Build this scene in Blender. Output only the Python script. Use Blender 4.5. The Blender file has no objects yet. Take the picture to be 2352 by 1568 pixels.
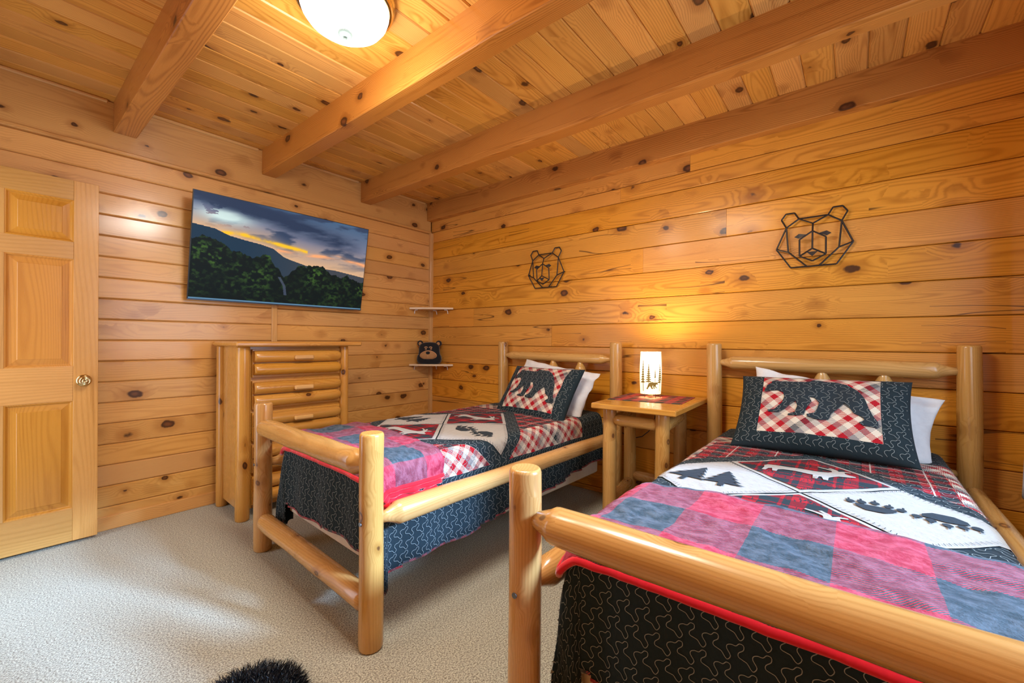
import bpy, bmesh, math, random
import numpy as np
from mathutils import Vector, Matrix, noise
from mathutils.geometry import delaunay_2d_cdt
random.seed(7); rng = np.random.default_rng(11)
PI = math.pi
sc = bpy.context.scene
COL = sc.collection

# ------------------------------------------------------------------ camera
def cam_axes(yaw, pitch, roll):
    cy, sy, cp, sp, cr, sr = math.cos(yaw), math.sin(yaw), math.cos(pitch), math.sin(pitch), math.cos(roll), math.sin(roll)
    f = Vector((sy*cp, cy*cp, sp)); r = Vector((cy, -sy, 0)); u = r.cross(f)
    return r*cr+u*sr, -r*sr+u*cr, f
r_, u_, f_ = cam_axes(math.radians(50.8588683), math.radians(-0.07832492), math.radians(0.37242821))
cam_d = bpy.data.cameras.new('camera'); cam = bpy.data.objects.new('camera', cam_d); COL.objects.link(cam)
cam_d.sensor_width = 36; cam_d.lens = 974.21/2352*36; cam_d.clip_start = .02
M = Matrix((r_, u_, -f_)).transposed().to_4x4(); M.translation = (0, 0, 1.19)
cam.matrix_world = M
sc.camera = cam

# ------------------------------------------------------------------ light
sc.view_settings.view_transform = 'Standard'; sc.view_settings.look = 'None'
sc.view_settings.exposure = 0.12; sc.view_settings.gamma = 1; sc.view_settings.use_curve_mapping = False
sc.cycles.max_bounces = 7; sc.cycles.diffuse_bounces = 4; sc.cycles.sample_clamp_indirect = 4
w = bpy.data.worlds.new('sky'); sc.world = w; w.use_nodes = True
w.node_tree.nodes['Background'].inputs[0].default_value = (.55, .75, 1, 1)
w.node_tree.nodes['Background'].inputs[1].default_value = 2.0
def light(name, kind, loc, energy, color, size=.1, target=None, **kw):
    d = bpy.data.lights.new(name, kind); o = bpy.data.objects.new(name, d); COL.objects.link(o)
    o.location = loc; d.energy = energy; d.color = color
    if kind == 'AREA': d.size = size
    elif kind == 'SUN': d.angle = size
    else: d.shadow_soft_size = size
    for k, v in kw.items(): setattr(d, k, v)
    if target is not None:
        o.rotation_euler = (Vector(target)-Vector(loc)).to_track_quat('-Z', 'Y').to_euler()
    return o
SUN_DIR = Vector((-.35, 1, -.49))
light('sun', 'SUN', (2, -3, 4), 11.0, (.38, .62, 1), math.radians(7), target=Vector((2, -3, 4))+SUN_DIR)
wl = light('window_daylight', 'AREA', (1.5, -.78, 1.5), 20, (.60, .79, 1), 1.7, target=(1.35, 1.0, .9), shape='RECTANGLE'); wl.data.size_y = 1.2
dl = light('doorway_light', 'AREA', (-.5, 3.1, 1.2), 9, (1, .95, .9), .75, target=(1, 2.6, .9), shape='RECTANGLE'); dl.data.size_y = 1.8
light('ceiling_lamp_bulb', 'POINT', (.955, 1.71, 2.36), 18, (1, .96, .92), .13)
light('flash_bounce', 'AREA', (1.0, 1.0, 2.45), 40, (1, .94, .84), .6, target=(1.05, 1.1, 0), shape='DISK')
light('table_lamp_bulb', 'POINT', (2.76, 1.06, 1.085), 23, (1, .74, .44), .025)
light('table_lamp_bottom_spill', 'POINT', (2.76, 1.06, .862), 1.2, (1, .70, .32), .02)  # added point, no second bulb: lamplight leaving the shade's open bottom

# ------------------------------------------------------------------ node helper
class NT:
    def __init__(s, name):
        s.m = bpy.data.materials.new(name); s.m.use_nodes = True; s.t = s.m.node_tree
        s.b = s.t.nodes['Principled BSDF']; s.out = s.t.nodes['Material Output']
    def n(s, kind, **kw):
        x = s.t.nodes.new('ShaderNode'+kind)
        for k, v in kw.items(): setattr(x, k, v)
        return x
    def set(s, sock, v):
        if isinstance(v, bpy.types.NodeSocket): s.t.links.new(v, sock)
        elif isinstance(v, (tuple, list)):
            v = tuple(v)
            if sock.type == 'RGBA' and len(v) == 3: v += (1,)
            sock.default_value = v
        else: sock.default_value = v
    def math(s, op, a, b=None, c=None, clamp=False):
        x = s.n('Math', operation=op, use_clamp=clamp)
        s.set(x.inputs[0], a)
        if b is not None: s.set(x.inputs[1], b)
        if c is not None: s.set(x.inputs[2], c)
        return x.outputs[0]
    def add(s, a, b): return s.math('ADD', a, b)
    def sub(s, a, b): return s.math('SUBTRACT', a, b)
    def mul(s, a, b): return s.math('MULTIPLY', a, b)
    def lt(s, a, b): return s.math('LESS_THAN', a, b)
    def gt(s, a, b): return s.math('GREATER_THAN', a, b)
    def mx(s, a, b): return s.math('MAXIMUM', a, b)
    def vm(s, op, a, b=None):
        x = s.n('VectorMath', operation=op); s.set(x.inputs[0], a)
        if b is not None: s.set(x.inputs[3] if op == 'SCALE' else x.inputs[1], b)
        return x.outputs['Value'] if op in ('LENGTH', 'DOT_PRODUCT', 'DISTANCE') else x.outputs[0]
    def comb(s, x, y, z=0):
        c = s.n('CombineXYZ'); s.set(c.inputs[0], x); s.set(c.inputs[1], y); s.set(c.inputs[2], z); return c.outputs[0]
    def sep(s, v):
        c = s.n('SeparateXYZ'); s.set(c.inputs[0], v); return c.outputs
    def mix(s, f, a, b, mode='MIX'):
        x = s.n('Mix', data_type='RGBA', blend_type=mode); s.set(x.inputs[0], f); s.set(x.inputs[6], a); s.set(x.inputs[7], b); return x.outputs[2]
    def attr(s, name): return s.n('Attribute', attribute_name=name)
    def noise(s, v, scale, detail=3, rough=.5, dist=0, col=False):
        x = s.n('TexNoise'); s.set(x.inputs['Vector'], v); s.set(x.inputs['Scale'], scale); x.inputs['Detail'].default_value = detail
        x.inputs['Roughness'].default_value = rough; x.inputs['Distortion'].default_value = dist
        return x.outputs['Color' if col else 'Fac']
    def ss(s, v, lo, hi, a=0., b=1.):
        x = s.n('MapRange', interpolation_type='SMOOTHSTEP'); s.set(x.inputs[0], v); x.inputs[1].default_value = lo; x.inputs[2].default_value = hi
        s.set(x.inputs[3], a); s.set(x.inputs[4], b); return x.outputs[0]
    def rng(s, v, lo, hi, a, b):
        x = s.n('MapRange'); s.set(x.inputs[0], v)
        for i, k in enumerate((lo, hi, a, b)): x.inputs[i+1].default_value = k
        return x.outputs[0]
    def bump(s, h, strength=.3, dist=.002):
        x = s.n('Bump'); s.set(x.inputs['Height'], h); x.inputs['Strength'].default_value = strength; x.inputs['Distance'].default_value = dist
        s.t.links.new(x.outputs[0], s.b.inputs['Normal'])
    def fin(s, col=None, rough=None, spec=.42, metal=None, coat=None, sheen=None, sheen_tint=None, coat_rough=.1):
        if col is not None: s.set(s.b.inputs['Base Color'], col)
        if rough is not None: s.set(s.b.inputs['Roughness'], rough)
        if spec is not None: s.b.inputs['Specular IOR Level'].default_value = spec
        if metal is not None: s.b.inputs['Metallic'].default_value = metal
        if coat is not None: s.b.inputs['Coat Weight'].default_value = coat; s.b.inputs['Coat Roughness'].default_value = coat_rough
        if sheen is not None: s.b.inputs['Sheen Weight'].default_value = sheen; s.b.inputs['Sheen Roughness'].default_value = .4
        if sheen_tint is not None: s.set(s.b.inputs['Sheen Tint'], sheen_tint)
        return s.m

def wood(name, light_c, dark_c, ringf=.35, knot_gate=.72, rough=.34, coat=.25, var=.16, ring_freq=1.0, knot_c=(.045, .014, .006), big=1.0, crack=0.):
    n = NT(name); gc = n.attr('gc').outputs['Vector']
    info = n.n('ObjectInfo'); rnd = info.outputs['Random']
    r2 = n.math('FRACT', n.mul(rnd, 17.31)); r3 = n.math('FRACT', n.mul(rnd, 71.7))
    off = n.comb(n.mul(rnd, 37.), n.mul(r2, 11.), n.mul(r3, 7.))
    p = n.vm('ADD', gc, off)
    # knots: sparse ellipsoids
    pk = n.vm('MULTIPLY', p, (5.2/big, 8.0/big, 8.0/big))
    wob = n.vm('SCALE', n.vm('SUBTRACT', n.noise(p, 22, 2, col=True), (.5, .5, .5)), .16)
    v = n.n('TexVoronoi', feature='F1'); n.set(v.inputs['Vector'], n.vm('ADD', pk, wob)); v.inputs['Scale'].default_value = 1
    cell = n.sep(v.outputs['Color'])
    gate = n.gt(cell[0], knot_gate)
    size = n.rng(cell[1], 0, 1, .09, .24)
    d = n.math('DIVIDE', v.outputs['Distance'], size)
    knot = n.mul(n.ss(d, .75, 1.05, 1., 0.), gate)
    halo = n.mul(n.ss(d, .9, 2.6, 1., 0.), gate)
    swirl = n.mul(n.ss(d, .5, 4.5, 1., 0.), gate)
    core = n.mul(n.ss(d, .15, .7, 1., 0.), knot)
    # rings
    s = n.sep(gc)
    pl = n.vm('MULTIPLY', p, (.55, 3., 3.))
    w1 = n.sub(n.noise(pl, 1.0, 2), .5); w2 = n.sub(n.noise(n.vm('ADD', pl, (9, 3, 1)), 1.1, 2), .5)
    yy = n.add(n.sub(s[1], n.rng(r2, 0, 1, -.12, .12)), n.mul(w1, .16))
    zz = n.add(n.add(s[2], n.rng(r3, 0, 1, .03, .12)), n.mul(w2, .13))
    rad = n.math('SQRT', n.add(n.mul(yy, yy), n.mul(zz, zz)))
    rad = n.add(rad, n.mul(swirl, .022))
    ring = n.math('SINE', n.mul(rad, 2*PI/.0085*ring_freq))
    ring = n.math('POWER', n.add(n.mul(ring, .5), .5), 2.2)
    fine = n.noise(n.vm('MULTIPLY', p, (3, 60, 60)), 6, 3, .6)
    streak = n.ss(n.noise(n.vm('MULTIPLY', p, (.9, 16, 16)), 1.6, 3, .6), .56, .78)
    blot = n.noise(n.vm('MULTIPLY', p, (1, 3, 3)), 1.5, 2)
    f = n.add(n.mul(ring, ringf), n.mul(n.sub(fine, .5), .35))
    f = n.add(f, n.mul(streak, .42)); f = n.add(f, n.mul(n.sub(blot, .47), .7))
    f = n.math('MAXIMUM', n.math('MINIMUM', f, 1.), 0.)
    c = n.mix(f, light_c, dark_c)
    if crack:
        cn = n.noise(n.vm('MULTIPLY', p, (.5, 7, 7)), 1.0, 2, .5)
        line = n.mul(n.ss(n.math('ABSOLUTE', n.sub(cn, .5)), .0, .010, 1., 0.), n.gt(n.noise(n.vm('MULTIPLY', p, (1.2, .01, .01)), 1., 1), .56))
        c = n.mix(n.mul(line, crack), c, knot_c)
    c = n.mix(n.mul(halo, .45), c, (dark_c[0]*.75, dark_c[1]*.62, dark_c[2]*.5))
    kc = n.mix(core, knot_c, (knot_c[0]*3.6, knot_c[1]*3.8, knot_c[2]*3))
    c = n.mix(n.mul(knot, .93), c, kc)
    hsv = n.n('HueSaturation'); n.set(hsv.inputs['Value'], n.rng(rnd, 0, 1, 1-var, 1+var*.8)); n.set(hsv.inputs['Saturation'], n.rng(r3, 0, 1, .98, 1.05)); n.set(hsv.inputs['Hue'], n.rng(r2, 0, 1, .4975, .5025))
    n.set(hsv.inputs['Color'], c)
    n.bump(n.add(n.mul(ring, .3), n.add(fine, n.mul(knot, -.5))), .16, .0012)
    return n.fin(hsv.outputs[0], n.add(rough, n.mul(n.sub(fine, .5), .18)), coat=coat, coat_rough=.16, spec=.3)

W_LOG = wood('right_wall_pine', (.74, .335, .055), (.34, .108, .010), knot_gate=.60, ringf=.42, var=.11, rough=.36, coat=.12, crack=.8)
W_BOARD = wood('left_wall_pine', (.72, .395, .130), (.42, .175, .040), knot_gate=.42, ringf=.26, var=.10, rough=.33, coat=.5)
W_CEIL = wood('ceiling_pine', (.72, .37, .095), (.36, .13, .020), knot_gate=.60, ringf=.4, var=.14, rough=.38, coat=.15)
W_BEAM = wood('beam_pine', (.56, .235, .045), (.28, .088, .010), knot_gate=.72, ringf=.5, var=.06, rough=.38, coat=.1)
W_TRIM = wood('trim_pine', (.68, .40, .15), (.50, .26, .08), knot_gate=.93, ringf=.3, var=.06)
W_DOOR = wood('door_pine', (.62, .335, .11), (.38, .17, .042), knot_gate=1.1, ringf=.26, var=.12, rough=.28, coat=.35, ring_freq=.7)
W_PANEL = wood('door_panel_pine', (.60, .27, .050), (.36, .125, .018), knot_gate=1.1, ringf=.28, var=.05, rough=.25, coat=.4, ring_freq=.7)
W_POLE = wood('cedar_log', (.58, .325, .105), (.34, .145, .030), knot_gate=.68, ringf=.33, var=.06, rough=.26, coat=.55, big=.6, knot_c=(.12, .05, .02))
W_DRESS = wood('dresser_pine', (.60, .30, .065), (.40, .15, .022), knot_gate=.84, ringf=.4, var=.07, rough=.26, coat=.5, big=.7)
W_SHELF = wood('shelf_birch', (.78, .60, .40), (.66, .46, .27), knot_gate=1.1, ringf=.3, var=.03)

def plain(name, col, rough=.5, metal=0, coat=None, sheen=None, emit=None, es=1, bump=None):
    n = NT(name)
    c = n.mix(n.noise(n.n('TexCoord').outputs['Object'], 30, 3), tuple(x*.88 for x in col), tuple(min(1, x*1.1) for x in col))
    if bump: n.bump(n.noise(n.n('TexCoord').outputs['Object'], bump, 4), .4, .002)
    m = n.fin(c, rough, metal=metal, coat=coat, sheen=sheen)
    if emit:
        n.b.inputs['Emission Color'].default_value = (*emit, 1); n.b.inputs['Emission Strength'].default_value = es
    return m

BLACK_F, RED_F, CREAM_F, GREY_F = (.013, .024, .030), (.36, .008, .016), (.62, .54, .43), (.24, .22, .21)
def diag_plaid(n, u, v, cellw=.05):
    """45 degree plaid of cream, red, grey and black bars with twill hatching"""
    a = n.mul(n.add(u, v), .7071); b = n.mul(n.sub(u, v), .7071)
    def bars(x, k):
        i = n.math('FLOOR', n.math('DIVIDE', x, cellw*.55)); m = n.math('FLOORED_MODULO', n.add(i, k), 5.)
        col = n.mix(n.lt(m, .5), RED_F, CREAM_F)
        col = n.mix(n.mul(n.gt(m, 1.5), n.lt(m, 2.5)), col, CREAM_F)
        col = n.mix(n.mul(n.gt(m, 3.5), n.lt(m, 4.5)), col, GREY_F)
        j = n.math('FLOORED_MODULO', n.math('FLOOR', n.math('DIVIDE', x, cellw*2.75)), 3.)
        col = n.mix(n.mul(n.lt(j, .5), n.mul(n.gt(m, 2.5), n.lt(m, 3.5))), col, BLACK_F)
        return col
    ca, cb = bars(a, 0), bars(b, 2)
    hatch = n.gt(n.math('FRACT', n.math('DIVIDE', v, .0062)), .5)
    return n.mix(hatch, ca, cb)
def tartan(n, u, v, s=.085):
    iu = n.math('FLOORED_MODULO', n.math('FLOOR', n.math('DIVIDE', u, s*.5)), 2.); iv = n.math('FLOORED_MODULO', n.math('FLOOR', n.math('DIVIDE', v, s*.5)), 2.)
    both = n.mul(iu, iv); one = n.mx(iu, iv)
    c = n.mix(one, BLACK_F, (.13, .008, .014)); c = n.mix(both, c, RED_F)
    lu = n.lt(n.math('FRACT', n.math('DIVIDE', n.add(u, .01), s*2)), .03); lv = n.lt(n.math('FRACT', n.math('DIVIDE', n.add(v, .03), s*2)), .03)
    return n.mix(n.mx(lu, lv), c, (.5, .42, .36))
def pucker(n, u, v, extra=None, k=.55):
    p = n.comb(u, v)
    h = n.add(n.noise(p, 34, 3, .55), n.mul(n.noise(p, 9, 2), .8))
    if extra is not None: h = n.add(h, extra)
    n.bump(h, k, .006)
AC = .746
def quilt_mat():
    n = NT('quilt_print'); s = n.sep(n.attr('gc').outputs['Vector']); u, v = s[0], s[1]
    av = n.math('ABSOLUTE', v); D = n.add(n.math('ABSOLUTE', n.sub(u, AC)), av)
    c = tartan(n, u, v)
    dp = diag_plaid(n, u, v)
    c = n.mix(n.mx(n.gt(av, .43), n.gt(u, 1.42)), c, dp)
    c = n.mix(n.lt(D, .665), c, BLACK_F)
    c = n.mix(n.mx(n.mx(n.gt(av, .59), n.gt(u, 1.58)), n.lt(u, .0)), c, BLACK_F)
    pucker(n, u, v)
    return n.fin(c, .88, sheen=.03, spec=.2)
def elk_patch_mat():
    n = NT('elk_patch_print'); s = n.sep(n.attr('gc').outputs['Vector'])
    fu = n.math('FRACT', n.math('DIVIDE', n.add(s[0], .02), .13)); fv = n.math('FRACT', n.math('DIVIDE', n.add(s[1], .03), .13))
    bu = n.mx(n.lt(fu, .34), n.mul(n.gt(fu, .5), n.lt(fu, .58))); bv = n.mx(n.lt(fv, .34), n.mul(n.gt(fv, .5), n.lt(fv, .58)))
    c = n.mix(n.mx(bu, bv), BLACK_F, (.17, .006, .012)); c = n.mix(n.mul(bu, bv), c, RED_F); nz = n.noise(n.vm('MULTIPLY', n.attr('gc').outputs['Vector'], (25, 120, 1)), 1.5, 2)
    c = n.mix(n.gt(nz, .60), c, BLACK_F); pucker(n, s[0], s[1]); return n.fin(c, .88, sheen=.03, spec=.2)
def sham_mat():
    n = NT('sham_print'); s = n.sep(n.attr('gc').outputs['Vector']); u, v = s[0], s[1]
    inn = n.mul(n.mul(n.lt(n.math('ABSOLUTE', n.add(u, -.0)), .243), n.lt(n.math('ABSOLUTE', n.add(v, -.022)), .190)), n.gt(s[2], .5))
    c = n.mix(inn, BLACK_F, diag_plaid(n, u, v, .052)); pucker(n, u, v); return n.fin(c, .88, sheen=.03, spec=.2)
def cloth(name, col, scale=40, sheen=.3, rough=.85, k=.55):
    n = NT(name); s = n.sep(n.attr('gc').outputs['Vector']); pucker(n, s[0], s[1], None, k)
    p = n.attr('gc').outputs['Vector']
    return n.fin(n.mix(n.noise(p, scale, 3), tuple(x*.9 for x in col), tuple(min(1, x*1.08) for x in col)), rough, sheen=sheen, spec=.3)
def buffalo(name, black, red, size_u, size_v, ou, ov, sheen):
    n = NT(name); g = n.attr('gc').outputs['Vector']; s = n.sep(g)
    fu = n.math('FLOORED_MODULO', n.math('FLOOR', n.math('DIVIDE', n.sub(s[0], ou), size_u)), 2.)
    fv = n.math('FLOORED_MODULO', n.math('FLOOR', n.math('DIVIDE', n.sub(s[1], ov), size_v)), 2.)
    both = n.mul(fu, fv); one = n.mx(fu, fv)
    tw = n.gt(n.math('FRACT', n.math('DIVIDE', n.add(s[0], s[1]), .0075)), .5)
    c = n.mix(n.mul(one, tw), black, red); c = n.mix(both, c, red)
    nap = n.noise(n.vm('MULTIPLY', g, (1.6, 1, 1)), 24, 5, .68, .2); nap2 = n.noise(g, 130, 2)
    c = n.mix(n.ss(nap, .35, .7), tuple(0 for _ in range(3)), c, 'MIX') if False else n.mix(n.ss(nap, .36, .66), n.mix(.30, c, (0, 0, 0)), n.mix(.07, c, (.8, .8, .95)))
    n.bump(n.add(n.mul(nap, 1.2), n.mul(nap2, .5)), .6, .005)
    return n.fin(c, .7, sheen=sheen, sheen_tint=(.75, .85, 1), spec=.4)
Q_MAT, ELK_BG, SHAM_MAT = quilt_mat(), elk_patch_mat(), sham_mat()
CREAM = cloth('cream_patch_cotton', (.37, .345, .30), k=1.0); BLACKC = cloth('black_cotton', (.014, .024, .032), sheen=.04)
WHITEC = cloth('white_pillowcase', (.70, .70, .70), sheen=.05); THREAD = plain('grey_thread', (.25, .28, .27), .8)
BINDING = buffalo('red_black_binding', (.02, .02, .02), (.35, .02, .02), .03, .03, 0, 0, .1)
BLANKET = buffalo('buffalo_plaid_plush', (.022, .056, .080), (.44, .006, .040), .195, .18, .095, -.11, .10)
TRIM_R = cloth('red_plush_trim', (.66, .006, .02), sheen=.5)
RUNNER = buffalo('buffalo_plaid_runner', (.03, .025, .012), (.60, .035, .02), .047, .047, 0, 0, .0)
BOXSP = cloth('box_spring_cream', (.62, .52, .40), sheen=.05)

# ------------------------------------------------------------------ mesh helpers
def mk(name, verts, faces, mat, parent=None, gc=None, smooth=False, origin=None):
    me = bpy.data.meshes.new(name)
    V = np.asarray(verts, dtype=float).reshape(-1, 3)
    po = Vector((0, 0, 0))
    if parent is not None: po = parent['_o'] if '_o' in parent else (0, 0, 0); po = Vector(po)
    L = V-np.array(po)
    if origin is not None: L = V-np.array(origin)
    me.from_pydata(L.tolist(), [], [tuple(f) for f in faces]); me.materials.append(mat)
    if gc is None: gc = V
    a = me.attributes.new('gc', 'FLOAT_VECTOR', 'POINT'); a.data.foreach_set('vector', np.asarray(gc, dtype=float).ravel())
    if smooth: me.polygons.foreach_set('use_smooth', [True]*len(me.polygons))
    o = bpy.data.objects.new(name, me); COL.objects.link(o)
    if parent is not None: o.parent = parent
    if origin is not None: o.location = Vector(origin)-po
    return o
def empty(name, loc, label=None, cat=None, group=None, kind=None):
    o = bpy.data.objects.new(name, None); COL.objects.link(o); o.location = loc; o.empty_display_size = .05
    o['_o'] = tuple(loc); tag(o, label, cat, group, kind); return o
def tag(o, label=None, cat=None, group=None, kind=None):
    if label: o['label'] = label
    if cat: o['category'] = cat
    if group: o['group'] = group
    if kind: o['kind'] = kind
    return o
def box_vf(x0, x1, y0, y1, z0, z1, c=0.0):
    """box; with chamfer c built through bmesh"""
    bm = bmesh.new(); bmesh.ops.create_cube(bm, size=1)
    for v in bm.verts: v.co = Vector(((x0+x1)/2+v.co.x*(x1-x0), (y0+y1)/2+v.co.y*(y1-y0), (z0+z1)/2+v.co.z*(z1-z0)))
    if c > 0: bmesh.ops.bevel(bm, geom=bm.edges[:], offset=c, segments=1, affect='EDGES')
    bm.verts.index_update(); V = [tuple(v.co) for v in bm.verts]; F = [[v.index for v in f.verts] for f in bm.faces]; bm.free()
    return V, F
def gcmap(V, ax, cen=None):
    V = np.asarray(V, float); c = V.mean(0) if cen is None else np.array(cen)
    P = V-c
    o = {'x': (0, 2, 1), 'y': (1, 2, 0), 'z': (2, 0, 1), 'xf': (0, 1, 2), 'yf': (1, 0, 2)}[ax]
    return P[:, o]
def box(name, b, mat, parent=None, c=.002, ax='x', rot=None, smooth=False):
    V, F = box_vf(*b, c); V = np.array(V); g = gcmap(V, ax)
    if rot: V = rotz(V, rot[0], rot[1])
    return mk(name, V, F, mat, parent, g, smooth)
def rotz(V, ang, cen):
    V = np.array(V, float); c, s = math.cos(ang), math.sin(ang); P = V[:, :2]-np.array(cen)[:2]
    V[:, 0] = cen[0]+P[:, 0]*c-P[:, 1]*s; V[:, 1] = cen[1]+P[:, 0]*s+P[:, 1]*c; return V
def frame_of(d):
    d = np.array(d, float); d /= np.linalg.norm(d); up = np.array([0, 0, 1.]) if abs(d[2]) < .9 else np.array([1., 0, 0])
    a = np.cross(up, d); a /= np.linalg.norm(a); return d, a, np.cross(d, a)
def log_vf(p0, p1, prof, n=20, wob=.03, seed=0, squash=1.0, bend=.0):
    """prof: list of (t metres from p0, radius)"""
    p0, p1 = np.array(p0, float), np.array(p1, float); d, a, b = frame_of(p1-p0)
    V, G, F = [], [], []
    L = np.linalg.norm(p1-p0)
    for i, (t, r) in enumerate(prof):
        bx = bend*math.sin(PI*t/L)
        for k in range(n):
            th = 2*PI*k/n
            nz = noise.noise(Vector((math.cos(th)*.9+seed*3.1, math.sin(th)*.9+seed, t*3.5)))*wob*2
            rr = r*(1+nz)
            q = a*math.cos(th)*rr+b*math.sin(th)*rr*squash+a*bx
            V.append(p0+d*t+q); G.append((t, math.cos(th)*rr, math.sin(th)*rr))
    m = len(prof)
    for i in range(m-1):
        for k in range(n):
            F.append([i*n+k, i*n+(k+1) % n, (i+1)*n+(k+1) % n, (i+1)*n+k])
    F.append(list(range(n))[::-1]); F.append([(m-1)*n+k for k in range(n)])
    return V, F, G
def prof_body(L, r0, r1, cut0='flat', cut1='flat', k=12):
    p = []
    if cut0 == 'flat': p += [(0, r0*.86), (.004, r0*.95), (.011, r0)]; s = .011
    elif cut0 == 'taper': p += [(0, r0*.42), (.03, r0*.52), (.065, r0*.80), (.078, r0*.96), (.09, r0)]; s = .09
    else: p += [(0, r0*.55), (.006, r0*.72), (.02, r0*.92), (.035, r0)]; s = .035
    e = L-{'flat': .011, 'taper': .09, 'round': .035}[cut1]
    for i in range(1, k): t = s+(e-s)*i/k; p.append((t, r0+(r1-r0)*i/k))
    if cut1 == 'flat': p += [(L-.011, r1), (L-.004, r1*.95), (L, r1*.86)]
    elif cut1 == 'taper': p += [(L-.09, r1), (L-.078, r1*.96), (L-.065, r1*.80), (L-.03, r1*.52), (L, r1*.42)]
    else: p += [(L-.035, r1), (L-.02, r1*.92), (L-.006, r1*.72), (L, r1*.55)]
    return p
def log(name, p0, p1, r0, r1, parent, mat=None, c0='flat', c1='flat', seed=None, wob=.03, n=20, squash=1., bend=0.):
    L = float(np.linalg.norm(np.array(p1)-np.array(p0)))
    seed = random.random()*50 if seed is None else seed
    V, F, G = log_vf(p0, p1, prof_body(L, r0, r1, c0, c1), n, wob, seed, squash, bend)
    o = mk(name, V, F, mat or W_POLE, parent, G, True)
    sharp_ends(o); return o
def sharp_ends(o):
    me = o.data; n = len(me.polygons)
    for p in me.polygons[n-2:]: p.use_smooth = False
def tube_vf(pts, r, n=8, closed=False, gcu=False):
    pts = [np.array(p, float) for p in pts]; V, F, G = [], [], []; m = len(pts); prev = None; acc = 0
    for i, p in enumerate(pts):
        if closed: t = pts[(i+1) % m]-pts[i-1]
        else: t = pts[min(i+1, m-1)]-pts[max(i-1, 0)]
        t = t/(np.linalg.norm(t)+1e-12)
        if prev is None: _, a, b = frame_of(t)
        else:
            a = prev-t*np.dot(prev, t); a /= np.linalg.norm(a)+1e-12; b = np.cross(t, a)
        prev = a
        if i: acc += np.linalg.norm(p-pts[i-1])
        rr = r[i] if hasattr(r, '__len__') else r
        for k in range(n):
            th = 2*PI*k/n; V.append(p+(a*math.cos(th)+b*math.sin(th))*rr); G.append((acc, rr*math.cos(th), rr*math.sin(th)))
    for i in range(m if closed else m-1):
        j = (i+1) % m
        for k in range(n): F.append([i*n+k, i*n+(k+1) % n, j*n+(k+1) % n, j*n+k])
    if not closed: F.append(list(range(n))[::-1]); F.append([(m-1)*n+k for k in range(n)])
    return V, F, G
def tube(name, pts, r, mat, parent=None, n=8, closed=False):
    V, F, G = tube_vf(pts, r, n, closed); return mk(name, V, F, mat, parent, G, True)
def lathe(name, prof, cen, mat, parent=None, n=40, smooth=True, sx=1., sy=1.):
    V, F = [], []; m = len(prof)
    for r, z in prof:
        for k in range(n): V.append((cen[0]+r*sx*math.cos(2*PI*k/n), cen[1]+r*sy*math.sin(2*PI*k/n), cen[2]+z))
    for i in range(m-1):
        for k in range(n): F.append([i*n+k, i*n+(k+1) % n, (i+1)*n+(k+1) % n, (i+1)*n+k])
    if prof[0][0] > 1e-4: F.append([k for k in range(n)][::-1])
    if prof[-1][0] > 1e-4: F.append([(m-1)*n+k for k in range(n)])
    return mk(name, V, F, mat, parent, None, smooth)
def join_vf(parts):
    V, F, G = [], [], []
    for p in parts:
        o = len(V); V += [tuple(x) for x in p[0]]; F += [[i+o for i in f] for f in p[1]]
        G += [tuple(x) for x in (p[2] if len(p) > 2 else p[0])]
    return V, F, G
def fill_poly(poly, h):
    """triangulated inside of a polygon with points every h"""
    P = []
    for i, p in enumerate(poly):
        q = poly[(i+1) % len(poly)]; L = math.hypot(q[0]-p[0], q[1]-p[1]); k = max(1, int(L/h))
        for j in range(k): P.append((p[0]+(q[0]-p[0])*j/k, p[1]+(q[1]-p[1])*j/k))
    nb = len(P); A = np.array(poly); lo, hi = A.min(0), A.max(0)
    pts = [Vector(p) for p in P]
    x = lo[0]+h*.5
    while x < hi[0]:
        y = lo[1]+h*.5
        while y < hi[1]:
            if inside((x, y), poly): pts.append(Vector((x+random.uniform(-.05, .05)*h, y+random.uniform(-.05, .05)*h)))
            y += h
        x += h
    r = delaunay_2d_cdt(pts, [], [list(range(nb))], 1, 1e-7)
    return [tuple(v) for v in r[0]], [list(f) for f in r[2]]
def inside(p, poly):
    x, y = p; c = False; j = len(poly)-1
    for i in range(len(poly)):
        xi, yi = poly[i]; xj, yj = poly[j]
        if (yi > y) != (yj > y) and x < (xj-xi)*(y-yi)/(yj-yi)+xi: c = not c
        j = i
    return c
def applique(name, poly, h, fn, mat, parent, off):
    P, F = fill_poly(poly, h)
    V = [fn(a, b, off) for a, b in P]
    # make faces look up
    if F:
        a, b, c = [np.array(V[i]) for i in F[0][:3]]
        up = np.array(fn(P[0][0], P[0][1], off+.01))-np.array(fn(P[0][0], P[0][1], off))
        if np.dot(np.cross(b-a, c-a), up) < 0: F = [f[::-1] for f in F]
    return mk(name, V, F, mat, parent, [(a, b, 1) for a, b in P], True)
UNIT = [(0, 0), (25, -49), (-10, -106), (-5, -143), (30, -165), (70, -169), (100, -205), (135, -202), (135, -157), (95, -113), (95, -73), (140, -59), (170, -49), (200, -9)]
def catmull(P, k, closed=True):
    out = []; n = len(P)
    for i in range(n):
        p0, p1, p2, p3 = [np.array(P[(i+j-1) % n], float) for j in range(4)]
        if i == n-1: p2 = p2+np.array([225, 0]); p3 = p3+np.array([225, 0])
        if i == n-2: p3 = p3+np.array([225, 0])
        if i == 0: p0 = p0-np.array([225, 0])
        for j in range(k):
            t = j/k; out.append(.5*((2*p1)+(-p0+p2)*t+(2*p0-5*p1+4*p2-p3)*t*t+(-p0+3*p1-3*p2+p3)*t**3))
    return out
SQ = catmull(UNIT, 3)
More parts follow.
